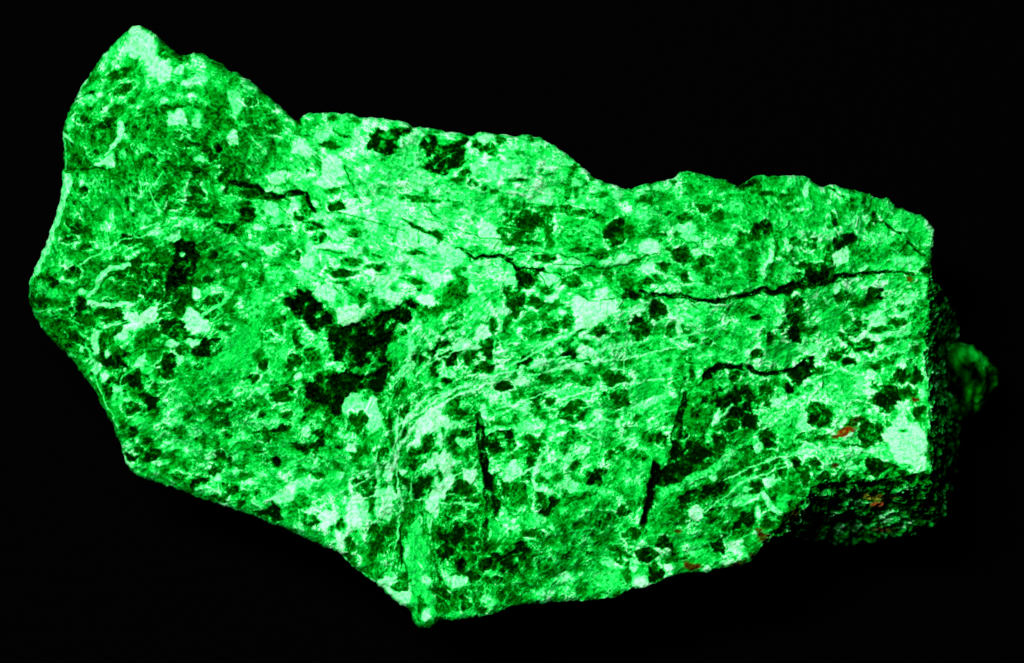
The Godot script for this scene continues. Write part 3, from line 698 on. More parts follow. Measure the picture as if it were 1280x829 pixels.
	ovals([532.8, 376.9, 11.1, 8.5, 0, .98, 542.1, 349, 11.7, 10.6, 0, .93, 523.5, 334.4, 15.9, 6.6, 30, .9, 502.3, 322.5, 10.6, 4.8, 0, .9, 528.8, 299.9, 11.7, 7.4, 0, .88, 502.3, 290.6, 7.4, 10.1, 0, .85, 536.8, 282.7, 13.3, 4, 0, .9, 563.3, 319.8, 15.4, 12.7, 0, .85, 600.5, 416.7, 11.7, 9, 0, .96, 576.6, 431.3, 11.9, 8, -25, .92, 596.5, 433.9, 5.3, 3.7, 0, .9, 554, 464.4, 7.4, 7.4, 0, .8, 566, 469.8, 4, 3.7, 0, .9, 629.7, 391.5, 10.6, 6.4, -30, .9, 589.9, 362.3, 6.6, 5.3, 40, .9, 584.5, 343.7, 10.6, 4, 20, .8, 424, 294.6, 5.3, 4.8, 0, .85, 424, 358.3, 4.8, 4.2, 0, .9, 608.4, 290.6, 8, 10.1, 0, .88, 617.7, 310.5, 6.6, 4.8, 0, .95, 465.1, 282.7, 8, 4.8, 0, .85, 589.9, 396.8, 8, 6.9, 0, .75, 519.5, 412.7, 4, 12.7, 20, .8, 512.9, 433.9, 4.8, 15.4, 0, .85, 497, 436.6, 11.7, 13.8, 0, .6, 445.2, 495, 8, 6.4, 0, .85, 507.6, 465.8, 11.7, 10.1, -30, .85])
	streak(.9, 2.4, 2.1, 0, [536.8, 500, 552.7, 492.3, 568.6, 485.7, 600.5, 476.4, 640, 463.1])
	streak(.75, 1.6, 1.3, 0, [576.6, 487, 605.8, 479, 640, 469])
	streak(.8, 2.9, 2.4, 0, [619, 423.3, 617.7, 449.9, 624.4, 465.8])
	streak(.78, 1.9, 1.6, 0, [552.7, 394.1, 531.5, 415.4, 515.5, 439.2, 504.9, 465.8, 494.3, 489.7])
	streak(.72, 1.3, 1.3, 0, [568.6, 399.4, 539.4, 423.3, 523.5, 444.5, 512.9, 471.1])
	streak(.72, 1.3, 1.1, 0, [499.6, 449.9, 491.7, 481.7])
	streak(.7, 1.3, 1.1, 0, [531.5, 428.6, 518.2, 460.5, 507.6, 489.7])
	streak(.7, 1.3, 1.1, 0, [544.7, 396.8, 526.2, 415.4, 510.2, 449.9])
	patch(.015, [425.3, 410, 451.8, 402.1, 481, 388.8, 507.6, 372.9, 523.5, 380.8, 518.2, 394.1, 499.6, 407.4, 486.3, 423.3, 483.7, 455.2, 465.1, 452.5, 446.5, 460.5, 433.3, 463.1, 417.3, 449.9, 417.3, 412.7])
	patch(.04, [417.3, 465.8, 435.9, 465.8, 446.5, 471.1, 467.8, 460.5, 483.7, 463.1, 475.7, 489.7, 451.8, 487, 430.6, 500, 417.3, 500])
	streak(.4, 2.4, 1.9, 0, [441.2, 463.1, 467.8, 455.2, 483.7, 455.2])
	streak(.3, 1.3, 1.3, 0, [490.3, 391.5, 489.5, 412.7])
	ovals([473.1, 378.2, 10.1, 5.8, 0, .2, 454.5, 374.2, 6.4, 7.4, 0, .3, 470.4, 334.4, 11.7, 4.2, 0, .14, 433.3, 342.4, 14.3, 4.2, 0, .1, 430.6, 357, 10.6, 4.2, -25, .2, 515.5, 350.3, 15.9, 5.3, 10, .2, 536.8, 388.8, 15.9, 11.7, -40, .2, 555.4, 379.5, 10.6, 11.7, -30, .24, 571.3, 364.9, 15.4, 14.3, 0, .3, 576.6, 343.7, 11.7, 7.4, 35, .24])
	patch(.02, [550, 423.3, 568.6, 424.6, 539.4, 444.5, 536.8, 439.2])
	ovals([563.3, 447.2, 11.7, 10.6, 0, .05, 544.7, 460.5, 6.4, 10.1, 0, .07, 558, 476.4, 8, 3.5, 0, .05, 560.7, 412.7, 15.4, 3.2, -15, .14, 523.5, 449.9, 9, 6.4, 0, .1, 611.1, 428.6, 9, 15.4, 0, .12, 616.4, 407.4, 5.3, 10.6, 0, .14, 600.5, 460.5, 18, 5.8, -10, .06, 589.9, 447.2, 8, 11.7, 0, .14, 629.7, 483, 10.6, 5.3, 0, .05, 499.6, 484.4, 4.8, 10.6, 25, .1, 571.3, 396.8, 13.3, 4.8, -40, .3, 438.6, 327.8, 15.4, 4.8, 0, .4, 441.2, 290.6, 8, 4.8, 0, .35])
	streak(.14, 3.5, 3.2, 4, [512.9, 280, 536.8, 291.9, 552.7, 298.6])
	ovals([550, 298.6, 5.3, 4.8, 0, .24])
	streak(.04, 3.2, 3.5, 6, [576.6, 311.8, 592.5, 322.5, 605.8, 319.3, 627, 321.1, 640, 323.8])
	ovals([520.8, 317.2, 10.6, 4, 0, .3, 636.3, 367.6, 5.3, 15.4, 0, .14, 635, 399.4, 8, 5.8, 0, .24])
	streak(.2, 1.9, 1.6, 1, [465.1, 317.2, 481, 321.1])
	ovals([504.9, 415.4, 5.3, 4.8, 0, .3, 493, 423.3, 5.3, 3.7, 0, .15])
	patch(.94, [714.1, 373.1, 724.7, 370.4, 735.4, 375.7, 748.6, 370.4, 764.5, 370.4, 769.9, 389, 759.2, 402.3, 743.3, 404.9, 732.7, 407.6, 716.8, 415.5, 722.1, 399.6])
	ovals([753.9, 366.4, 10.1, 5.8, 0, .95, 688.9, 371.8, 9, 5.3, -15, .96, 702.2, 390.3, 4.8, 3.7, 0, .95, 684.9, 349.2, 12.7, 7.4, 10, .92, 651.8, 475.3, 6.4, 9, -20, .97, 732.7, 440.8, 11.7, 10.6, 0, .95, 714.1, 459.3, 18, 4.5, 0, .93, 730, 420.8, 6.4, 6.9, 0, .95, 671.7, 454, 9, 4.2, -15, .92, 626.5, 397, 7.4, 15.4, 20, .9, 604, 415.5, 9, 9.6, 0, .96, 799, 385, 11.7, 6.4, -15, .9])
	streak(.86, 4.2, 2.4, 0, [732.7, 440.8, 756.6, 436.8, 791.1, 431.5])
	ovals([655.7, 511.1, 6.4, 5.8, 0, .85, 691.6, 489.9, 10.1, 5.8, 0, .8, 748.6, 517.7, 5.3, 6.4, 0, .95, 772.5, 529.7, 4.8, 6.4, 0, .9, 605.3, 517.7, 4.8, 12.7, 0, .86, 780.5, 325.3, 12.7, 7.4, 0, .86, 711.5, 492.5, 18, 7.4, 0, .65, 743.3, 524.4, 11.7, 18.6, 0, .62, 804.4, 484.5, 20.2, 14.9, 0, .6, 653.1, 529.7, 15.4, 8.5, 0, .75])
	streak(.9, 2.1, 2.4, 0, [600, 473.9, 631.8, 466, 658.4, 460.7, 687.6, 450, 711.5, 444.7])
	streak(.92, 2.7, 2.9, 0, [626.5, 464.6, 653.1, 450, 671.7, 439.4, 687.6, 428.8, 706.2, 419.5, 724.7, 410.2, 738, 407.6])
	streak(.9, 3.7, 2.9, 0, [748.6, 436.8, 769.9, 431.5, 796.4, 427.5])
	streak(.8, 1.6, 1.6, 0, [780.5, 428.8, 780.5, 468.6])
	streak(.75, 2.1, 1.9, 0, [716.8, 484.5, 759.2, 485.9, 783.1, 485.9])
	streak(.8, 1.6, 1.6, 0, [661, 489.9, 684.9, 484.5, 716.8, 476.6])
	patch(.03, [647.8, 335.9, 661, 333.3, 679.6, 337.3, 679.6, 341.2, 663.7, 342.6, 658.4, 359.8, 645.1, 363.8, 647.8, 349.2])
	ovals([682.3, 362.5, 10.6, 3.7, 25, .2, 712.8, 353.2, 14.3, 7.4, 0, .14, 669, 378.4, 8, 7.4, 0, .1, 645.1, 378.4, 11.7, 14.3, 0, .09, 634.5, 402.3, 5.8, 18, 15, .2, 687.6, 382.4, 15.4, 6.4, 0, .25, 677, 407.6, 28.7, 16.5, -10, .24, 684.9, 415.5, 12.7, 4.8, -5, .1, 706.2, 402.3, 12.7, 7.4, -15, .14, 747.3, 414.2, 12.5, 6.6, -8, .05, 711.5, 442.6, 11.9, 5.6, -8, .035, 654.4, 451.4, 9, 6.4, -35, .04, 682.3, 443.4, 9, 7.4, 0, .24, 704.8, 428.8, 10.6, 3.5, -20, .35, 724.7, 414.2, 8, 2.4, -30, .2, 730, 427.5, 5.3, 2.7, 0, .2, 630.5, 483.2, 9.8, 5.6, 0, .07, 674.3, 471.3, 17, 10.1, 8, .18, 706.2, 472.6, 15.4, 10.1, 0, .24, 732.7, 479.2, 10.6, 6.4, -20, .17, 767.2, 473.9, 18, 10.1, 0, .14, 769.9, 497.8, 20.2, 14.1, 0, .14, 783.1, 450, 9, 9, 0, .28, 732.7, 452.7, 5.3, 4.8, 0, .35, 716.8, 515.1, 19.6, 12.7, -10, .14, 688.9, 501.8, 7.4, 5.3, 0, .12, 671.7, 497.8, 9, 5.8, -12, .12, 663.7, 516.4, 4.8, 4.2, 0, .2, 679.6, 516.4, 7.4, 10.1, 0, .28, 608, 431.5, 9, 17.5, 0, .07, 608, 459.3, 10.1, 6.4, 0, .1, 602.7, 529.7, 6.4, 5.3, 0, .14, 626.5, 532.3, 12.7, 5.8, 0, .24, 643.8, 527, 6.4, 5.8, 0, .28, 767.2, 520.4, 8, 3.5, 0, .2, 793.7, 523, 9, 4.8, -20, .28, 788.4, 367.8, 10.1, 7.4, 0, .035, 807, 369.1, 8, 5.3, 0, .07, 801.7, 410.2, 14.3, 14.3, 0, .1, 796.4, 399.6, 7.4, 6.4, 0, .05])
	ovals([816.3, 386.3, 5.3, 12.7, 0, .06, 780.5, 351.8, 18, 7.4, 10, .24, 769.9, 418.2, 7.4, 6.4, 0, .35, 805.7, 436.8, 8, 4.8, 0, .35, 647.8, 492.5, 10.1, 7.4, 0, .28, 748.6, 460.7, 10.1, 6.9, 0, .28])
	streak(.15, 1.6, 1.3, 2, [700.8, 346.5, 687.6, 359.8])
	streak(.15, 1.3, 1.3, 2, [724.7, 369.1, 738, 376.3, 759.2, 375.7, 772.5, 371.8])
	streak(.33, 0.8, 0.8, 1, [796.4, 472.6, 820, 472.6])
	ovals([850.4, 405.1, 6.4, 10.1, 0, .92])
	streak(.85, 3.2, 2.7, 0, [839.8, 423.7, 866.3, 417.1, 900.8, 409.1])
	ovals([826.5, 460.8, 10.1, 7.4, 0, .75, 810.6, 503.3, 26, 4.8, -20, .85, 895.5, 521.9, 4.8, 10.1, 20, .95])
	streak(.9, 4.2, 4.2, 0, [898.2, 520.6, 906.2, 516.6, 916.8, 506])
	ovals([969.9, 503.3, 7.4, 7.4, 0, .9, 1004.4, 434.3, 4.8, 6.4, 0, .86, 1009.7, 561.7, 12.7, 8.5, 0, .9, 1003, 529.9, 7.4, 15.4, 10, .85, 975.2, 529.9, 13.3, 15.9, 0, .7, 947.3, 559, 5.3, 7.4, 0, .9, 874.3, 467.5, 6.4, 7.4, 0, .75, 886.3, 545.8, 3.7, 10.1, 0, .75, 980.5, 442.3, 26, 12.2, -5, .57, 810.6, 482.1, 18, 15.4, 0, .57])
	streak(.7, 6.4, 5.8, 0, [900.8, 580, 916.8, 561.7, 943.3, 551.1])
	ovals([996.4, 508.6, 10.1, 9.6, 0, .7, 861, 394.5, 10.1, 9, 0, .72, 821.2, 389.2, 12.7, 12.2, 0, .07, 802.7, 407.8, 11.7, 13.8, 0, .08, 839.8, 413.1, 6.4, 9, 0, .14, 858.4, 411.8, 5.8, 5.3, 0, .24, 866.3, 423.7, 6.9, 5.3, 0, .3, 884.9, 426.3, 5.3, 4.8, 0, .14, 908.8, 414.4, 6.6, 3.5, 0, .3, 945.4, 397.2, 5.3, 2.9, 0, .02, 995.1, 378.6, 7.4, 7.4, 0, .1])
	patch(.035, [985.8, 383.9, 997.7, 375.9, 996.4, 394.5, 1001.7, 403.8, 991.1, 410.4, 980.5, 415.7, 973.8, 410.4, 983.1, 399.8])
	ovals([993.7, 418.4, 11.7, 11.1, 0, .055])
	streak(.14, 5.3, 6.9, 2, [1004.4, 416.3, 1020, 410.4])
	ovals([962.4, 422.4, 4.8, 6.9, 0, .05, 973.8, 422.4, 6.6, 2.7, 0, .12, 946, 442.3, 8, 5.3, -30, .1])
	streak(.12, 2.4, 2.4, 1, [857.1, 448.9, 866.3, 455.5])
	streak(.01, 7.4, 4.5, 9, [882.3, 471.5, 892.9, 460.8, 911.5, 458.2, 924.7, 459.5, 935.4, 459.5, 946, 464.8, 959.2, 467.5, 980.5, 464.8, 999, 459.5, 1020, 447.6])
	ovals([895.5, 460.8, 13.8, 5.8, -15, .01, 884.9, 471.5, 7.4, 6.4, 0, .04])
	streak(.08, 2.4, 2.4, 2, [858.4, 486.1, 874.3, 482.1, 884.9, 474.1])
	ovals([866.3, 467.5, 3.5, 7.4, 0, .14, 916.8, 471.5, 6.4, 7.4, 0, .07, 1000.4, 468.8, 12.7, 11.1, -20, .05, 1012.3, 452.9, 7.4, 9.6, 20, .05, 987.1, 486.6, 7.7, 7.2, 0, .03, 959.2, 487.4, 8.5, 11.7, 0, .1, 959.2, 503.3, 5.3, 7.4, 0, .12, 969.9, 479.4, 10.1, 4.8, 0, .24])
	patch(.035, [877, 492.7, 906.2, 487.4, 911.5, 482.1, 932.7, 484.7, 946, 495.4, 946, 508.6, 935.4, 516.6, 924.7, 508.6, 914.1, 508.6, 898.2, 513.9, 892.9, 503.3, 874.3, 506])
	ovals([919.4, 519.2, 12.7, 11.1, 0, .03, 914.1, 532.5, 7.4, 6.4, 0, .05, 938, 527.2, 11.7, 10.1, -20, .05, 959.2, 545.8, 11.7, 10.6, 0, .1, 960.6, 555.1, 10.1, 5, 0, .05, 932.7, 540.5, 7.4, 6.4, 0, .2])
	streak(.1, 5.8, 5.8, 1, [991.6, 556.9, 1001.7, 543.1, 1020, 540.5])
	ovals([1012.3, 575, 6.6, 5.3, 0, .1, 1016.3, 519.2, 5.8, 11.1, 0, .05, 1016.3, 507.3, 5.3, 5.3, 0, .14])
	streak(.04, 5.8, 15.9, 9, [857.1, 492.7, 850.4, 519.2, 845.1, 545.8, 842.5, 580])
	ovals([826.5, 547.1, 7.4, 6.6, 0, .05, 879.6, 559, 23.4, 20.2, 0, .09, 898.2, 553.7, 12.7, 10.1, 0, .12, 866.3, 532.5, 10.1, 12.7, 0, .25, 887.6, 519.2, 4.8, 12.7, 0, .4, 810.6, 545.8, 8, 6.9, 0, .3, 927.4, 569.7, 10.1, 5.8, 0, .25, 850.4, 474.1, 6.4, 23.4, 10, .35])
	ovals([1100.4, 403.5, 13.2, 11.9, 0, .86, 1134.9, 394.1, 6.9, 6.3, 0, .85])
	streak(.86, 5.6, 5.6, 0, [1103.5, 420.2, 1119.2, 417, 1134.9, 414.5])
	ovals([1047.1, 395.7, 13.8, 20.7, 0, .56, 1053.3, 483.5, 17.6, 14.4, 0, .62, 1076.9, 483.5, 4.4, 15.1, 0, .82, 1040.8, 489.8, 11.9, 10.7, 0, .7, 1059.6, 511.7, 18.2, 8.8, 0, .75])
	patch(.93, [1108.2, 530.6, 1125.5, 521.2, 1153.7, 536.8, 1155.3, 588.6, 1134.9, 590.2, 1116.1, 574.5, 1103.5, 555.7])
	ovals([1128.6, 508.6, 7.5, 7.5, 0, .92, 1153.7, 492.9, 3.5, 8.8, 0, .86, 1022, 436.5, 7.5, 6.3, 0, .85, 1006.3, 427.1, 4.7, 7.5, 0, .85])
	streak(.75, 8.2, 10, 0, [1003.1, 558.8, 1031.4, 561.9, 1069, 565.1, 1106.6, 560.4])
	streak(.75, 3.8, 3.8, 0, [1000, 565.1, 1056.5, 571.3, 1106.6, 569.8, 1131.7, 583.9])
	ovals([1062.7, 583.9, 6, 11.9, 0, .86])
	streak(.9, 1.9, 1.9, 0, [1018.8, 593.3, 1034.5, 582.3])
	streak(.65, 5.6, 5.6, 0, [1067.4, 461.6, 1103.5, 445.9, 1134.9, 427.1])
	ovals([1072.1, 411.4, 11.9, 6.9, -20, .07, 1056.5, 420.8, 7.5, 6.3, 0, .14, 1123.9, 402, 8.8, 5.6, 0, .14, 1112.9, 411.4, 21.3, 2.5, 0, .2, 1119.2, 425.5, 18.8, 2.8, -12, .12, 1081.6, 431.8, 20.7, 7.5, 0, .07, 1047.1, 444.3, 16.9, 6.9, -20, .07, 1064.3, 453.7, 9.1, 6.6, 0, .05, 1025.1, 463.1, 6.3, 6.9, 0, .1, 1009.4, 458.4, 11.9, 13.8, 0, .1, 1097.2, 460, 6.9, 4.7, 0, .12, 1116.1, 449, 15.1, 5.3, -25, .2, 1147.4, 436.5, 8.8, 6.9, 0, .2, 1138, 467.8, 17.6, 13.2, 0, .08, 1109.8, 497.6, 18.8, 16.6, 0, .05, 1134.9, 489.8, 11.9, 6.9, 0, .12, 1094.1, 481.9, 4.7, 5.3, 0, .1, 1147.4, 513.3, 8.8, 5.6, 0, .1, 1025.1, 518, 18.2, 15.1, 0, .09, 1015.7, 546.2, 16.9, 5.3, 0, .12, 1087.8, 543.1, 15.7, 16.3, 0, .09, 1067.4, 527.4, 13.2, 5, -25, .05])
	streak(.1, 2.8, 2.8, 1, [1042.3, 554.1, 1081.6, 558.8, 1105.1, 554.1])
	ovals([1004.7, 405.1, 4.7, 17.6, 0, .2, 1015.7, 414.5, 12.5, 5.6, -20, .2])
	streak(.25, 2.5, 2.2, 1, [1034.5, 464.7, 1028.2, 486.6])
	ovals([1014.1, 579.2, 11.9, 7.5, 0, .07, 1028.2, 591.7, 10.7, 6.6, 0, .12, 1051.8, 596.4, 11.9, 7.5, 0, .12, 1094.1, 583.9, 11.9, 10.7, 0, .05, 1006.3, 596.4, 6.3, 10.7, 0, .14, 1116.1, 580.8, 21.3, 2.8, 10, .12, 1128.6, 538.4, 3.8, 1.9, 0, .14, 1111.4, 530.6, 3.8, 4.7, -40, .14])
	ovals([115.7, 433.3, 4.8, 12.7, 10, .88, 129, 442.6, 2.7, 4.8, 0, .9, 117.1, 459.8, 6.4, 7.4, 0, .9, 126.9, 471.8, 4, 9, 0, .96])
	streak(.86, 2.1, 2.1, 0, [103.8, 430.6, 113.1, 451.8, 115.7, 473.1, 123.7, 494.3, 137, 518.2, 143.6, 536.8])
	ovals([158.2, 450.5, 7.4, 7.4, 0, .5, 174.1, 453.2, 7.4, 10.1, 0, .85, 148.9, 421.3, 7.4, 5.3, 0, .9, 213.9, 429.3, 8, 4, 0, .9, 240.5, 428, 9, 6.4, 0, .9, 223.2, 449.2, 6.4, 5.3, 0, .85, 184.7, 459.8, 7.4, 7.4, 0, .7])
	streak(.8, 1.9, 1.6, 0, [146.3, 483.7, 148.9, 470.4, 155.5, 466.4])
	ovals([142.3, 487.7, 6.4, 5.3, 0, .85, 144.9, 499.6, 10.6, 10.1, 0, .72, 180.8, 486.3, 5.3, 5.3, 0, .7, 211.3, 520.8, 11.7, 14.9, 0, .75, 192.7, 580.6, 5.3, 4.8, 0, .95, 229.9, 563.3, 12.7, 8.5, 0, .76, 240.5, 542.1, 10.1, 6.4, 0, .8, 154.2, 580.6, 10.6, 5.3, 35, .86, 154.2, 558, 6.4, 5.3, 0, .8, 219.2, 558, 15.4, 7.4, 0, .75, 269.7, 599.1, 6.4, 5.3, 0, .9, 251.1, 611.1, 15.4, 8.5, 0, .7, 275, 633.6, 10.1, 2.7, 25, .9, 200.7, 558, 5.3, 6.4, 0, .75, 171.5, 531.5, 10.6, 10.1, 0, .65, 98.5, 437.3, 4, 5.3, 0, .9])
	streak(.6, 1.9, 1.6, 0, [174.1, 504.9, 171.5, 516.9])
	streak(.1, 4.2, 4.2, 2, [103.8, 420, 106.4, 430.6, 110.4, 441.2])
	ovals([123.7, 438.6, 3.7, 12.7, 0, .1, 144.9, 449.2, 14.9, 14.9, 0, .035, 131.7, 451.8, 7.4, 6.4, 0, .05, 131.7, 486.3, 6.4, 9, 0, .04, 142.3, 473.1, 10.1, 10.1, 0, .12, 94.5, 424, 12.7, 3.5, 30, .06, 208.6, 453.2, 11.7, 10.6, -25, .05, 207.3, 469.1, 8, 5.3, 0, .1, 229.9, 438.6, 10.1, 5.3, 0, .14])
	patch(.035, [229.9, 446.5, 251.1, 430.6, 280, 425.3, 272.3, 438.6, 253.7, 443.9])
	ovals([229.9, 422.7, 15.4, 3.2, 0, .14])
	patch(.05, [150.2, 470.4, 166.2, 465.1, 184.7, 465.1, 187.4, 475.7, 174.1, 481, 184.7, 497, 198, 502.3, 192.7, 515.5, 174.1, 512.9, 176.8, 499.6, 166.2, 483.7, 150.2, 481])
	ovals([162.2, 510.2, 12.7, 7.4, 0, .1, 190, 486.3, 5.8, 8, 0, .2, 187.4, 520.8, 6.4, 3.5, 0, .2, 162.2, 542.1, 6.4, 9, 0, .04, 150.2, 531.5, 5.3, 10.1, 0, .2, 184.7, 569.9, 12.7, 7.4, -25, .04, 158.2, 572.6, 9, 5.3, 20, .05, 168.8, 564.6, 4.8, 4.2, 0, .14, 200.7, 535.4, 5.8, 4.8, 0, .2, 221.9, 543.4, 7.4, 6.4, -20, .2, 235.2, 518.2, 10.6, 5.3, -25, .2, 247.1, 504.9, 7.4, 4.8, 0, .2, 269.7, 507.6, 10.1, 4.8, 0, .12, 275, 523.5, 10.1, 10.1, 0, .2, 251.1, 552.7, 4, 11.7, 0, .24, 235.2, 579.2, 11.7, 7.4, 0, .2, 213.9, 567.3, 8, 3.5, 0, .24, 203.3, 592.5, 5.8, 3.2, 0, .12, 217.9, 597.8, 10.1, 5.8, 0, .07, 264.4, 589.9, 11.7, 4.5, -25, .05])
	patch(.015, [232.5, 616.4, 232.5, 605.8, 243.1, 599.1, 255.1, 600.5, 253.7, 605.8, 243.1, 609.8, 237.8, 616.4])
	ovals([273.6, 569.9, 5.8, 4.5, 0, .12, 268.3, 624.4, 6.4, 3.5, 0, .12, 240.5, 491.7, 5.3, 3.2, 0, .2, 277.6, 617.7, 4, 10.1, 0, .14])
	ovals([372.8, 471.8, 5.3, 4.8, 0, .92, 326.3, 487.8, 10.1, 4.5, -25, .8])
	streak(.72, 4, 4.2, 0, [379.4, 471.8, 403.3, 461.2, 427.2, 455.9])
	ovals([424.5, 459.9, 6.4, 5.3, 0, .75])
	patch(.86, [425.9, 511.7, 443.1, 489.1, 456.4, 498.4, 472.3, 497.1, 476.3, 527.6, 465.7, 540.8, 459, 531.6, 461.7, 519.6, 453.7, 514.3, 432.5, 519.6])
	ovals([433.8, 543.5, 15.9, 5.8, 10, .78, 437.8, 559.4, 8, 5.8, 0, .94, 364.8, 612.5, 7.4, 5.8, 0, .97, 350.2, 623.1, 15.4, 9, -20, .88, 379.4, 604.5, 18, 6.4, -20, .86, 383.4, 535.5, 5.8, 5, 0, .9, 339.6, 527.6, 10.1, 7.4, 0, .8, 299.8, 546.2, 12.7, 6.4, 0, .8, 419.2, 604.5, 15.4, 14.3, 0, .62, 429.9, 625.8, 7.4, 6.4, 0, .8])
	patch(.97, [443.1, 615.2, 456.4, 625.8, 459, 647, 448.4, 660, 432.5, 660, 435.2, 641.7])
	patch(.97, [400.7, 639, 424.5, 636.4, 424.5, 647, 416.6, 652.3, 411.3, 660, 408.6, 670.9, 398, 657.6])
	ovals([475, 625.8, 6.4, 18, 0, .85])
	streak(.85, 2.4, 2.4, 0, [374.1, 639, 374.6, 652.3])
	streak(.55, 3.5, 3.2, 0, [443.1, 465.2, 467, 455.9, 480, 454.6])
	ovals([384.7, 578, 15.4, 7.4, 0, .7])
	streak(.75, 2.4, 2.1, 0, [275.9, 604.5, 307.8, 605.9, 339.6, 607.2])
	ovals([374.1, 628.4, 15.4, 12.2, 0, .45, 371.5, 514.3, 10.1, 9, 0, .7, 453.7, 586, 6.4, 5.8, 0, .7, 368.8, 451.9, 10.6, 9, 0, .05, 330.3, 455.9, 5.6, 6.4, 0, .07, 317.1, 473.2, 6.4, 5, 0, .07, 352.9, 497.1, 12.7, 7.4, 0, .11, 364.8, 486.4, 4.8, 3.7, 0, .05, 275.9, 506.3, 12.7, 6.4, 0, .12, 268, 519.6, 12.7, 7.4, 0, .18, 281.2, 531.6, 6.4, 5.6, 0, .1, 311.8, 507.7, 9, 7.4, 0, .3, 354.2, 536.9, 6.9, 6.6, 0, .04, 329, 544.8, 11.7, 8.8, 0, .11, 344.4, 578, 5.8, 6.9, 0, .01, 331.7, 574, 6.6, 3.7, 0, .14])
	patch(.06, [363.5, 556.8, 382.1, 546.2, 403.3, 538.2, 411.3, 546.2, 406, 559.4, 392.7, 567.4, 371.5, 564.7])
	ovals([398, 593.9, 8, 4.5, -20, .1, 376.8, 589.9, 5.3, 4.2, 0, .24, 421.9, 580.7, 6.4, 7.4, 0, .28, 273.3, 570, 5.3, 4.8, 0, .12, 283.9, 576.7, 3.7, 3.7, 0, .12, 279.9, 560.8, 3.7, 6.4, 0, .2, 297.2, 584.6, 7.4, 4.5, 0, .24, 265.3, 588.6, 6.4, 6.4, 0, .07, 277.3, 612.5, 5.3, 9, 0, .14, 305.1, 596.6, 12.7, 4.5, 0, .28, 342.3, 641.7, 11.7, 11.7, 0, .035, 326.3, 644.4, 10.1, 5, 0, .05, 358.2, 518.3, 7.4, 4, 0, .14, 270.6, 625.8, 10.1, 6.4, 0, .15])
	patch(.025, [379.4, 485.1, 382.1, 477.2, 408.6, 469.2, 429.9, 463.9, 445.8, 466.5, 461.7, 463.9, 480, 458.6, 480, 493.1, 456.4, 490.4, 443.1, 487.8, 429.9, 503.7, 421.9, 519.6, 413.9, 511.7, 408.6, 503.7, 382.1, 511.7, 382.1, 493.1])
	patch(.025, [416.6, 440, 480, 440, 480, 453.3, 456.4, 455.9, 440.5, 461.2, 429.9, 450.6])
	ovals([392.7, 455.9, 15.4, 4, 0, .28])
	patch(.13, [433.8, 524.9, 443.1, 517, 456.4, 515.6, 461.7, 527.6, 451.1, 540.8, 443.1, 542.2, 445.8, 532.9, 435.2, 531.6])
	ovals([459, 562.1, 10.1, 8.8, 0, .2, 456.4, 607.2, 15.9, 12.7, 0, .14, 445.8, 567.4, 12.7, 8.8, 0, .25, 475, 570, 5.3, 9, 0, .1, 387.4, 648.3, 11.7, 7.4, 0, .14, 424.5, 652.3, 5.8, 5.3, 0, .3, 464.4, 633.7, 3.7, 10.1, 0, .2])
	patch(.97, [523.5, 519.8, 539.4, 511.8, 558, 519.8, 559.3, 533.1, 544.7, 538.4, 531.5, 549, 510.2, 567.6, 518.2, 543.7])
	streak(.95, 2.9, 3.5, 0, [481, 543.7, 504.9, 527.8, 520.8, 518.5, 539.4, 506.5, 552.7, 495.9, 568.6, 488, 589.9, 482.7])
	ovals([550, 549, 4, 11.7, 0, .92])
	patch(.94, [536.8, 567.6, 552.7, 562.3, 568.6, 567.6, 566, 586.2, 567.3, 602.1, 552.7, 620.7, 544.7, 628.6, 550, 639.2, 539.4, 649.9, 536.8, 639.2, 531.5, 631.3, 542.1, 618, 550, 596.8, 550, 580.8, 526.2, 586.2, 531.5, 578.2])
	ovals([579.2, 554.3, 9, 7.4, 0, .88, 568.6, 530.4, 10.1, 5, 0, .85, 587.2, 595.4, 9, 7.7, 0, .97, 603.1, 517.2, 5.3, 10.1, 0, .9])
	patch(.92, [469.1, 628.6, 483.7, 607.4, 502.3, 615.4, 491.7, 628.6, 486.3, 649.9, 470.4, 644.5])
	ovals([486.3, 586.2, 7.4, 10.1, 20, .92, 504.9, 590.1, 4.2, 4, 0, .94])
	streak(.9, 3.2, 3.5, 0, [497, 519.8, 497, 541, 499.6, 559.6])
	streak(.9, 2.4, 2.7, 0, [512.9, 604.7, 514.2, 624.6, 531.5, 627.3, 560.7, 629.9, 597.8, 631.3])
	ovals([624.4, 494.6, 15.4, 7.4, 0, .8, 619, 537.1, 18, 2.7, -10, .85, 581.9, 506.5, 7.4, 5.3, 0, .7])
	patch(.97, [438.6, 618, 449.2, 631.3, 446.5, 660.5, 433.3, 665.8, 435.9, 644.5])
	patch(.97, [420, 663.1, 433.3, 665.8, 428, 687, 420, 687])
	ovals([454.5, 639.2, 6.4, 12.7, 0, .85, 520.8, 684.4, 13.8, 15.4, 0, .65])
	streak(.85, 2.9, 2.1, 0, [534.1, 644.5, 536.8, 660.5, 536.8, 676.4])
	ovals([425.3, 594.1, 5.3, 4.8, 0, .85, 473.1, 594.1, 2.7, 15.4, 0, .85])
	streak(.9, 1.9, 1.9, 0, [473.1, 564.9, 467.8, 583.5, 454.5, 591.5])
	ovals([632.3, 594.1, 7.4, 7.4, 0, .75, 629.7, 644.5, 7.4, 7.4, 0, .75])
	patch(.1, [510.2, 567.6, 523.5, 557, 528.8, 564.9, 526.2, 583.5, 518.2, 588.8, 508.9, 583.5])
	patch(.1, [528.8, 549, 542.1, 541, 544.7, 549, 542.1, 562.3, 547.4, 564.9, 536.8, 570.2, 530.1, 567.6])
	patch(.07, [512.9, 594.1, 526.2, 590.1, 544.7, 594.1, 542.1, 604.7, 536.8, 620.7, 520.8, 624.6, 515.5, 618])
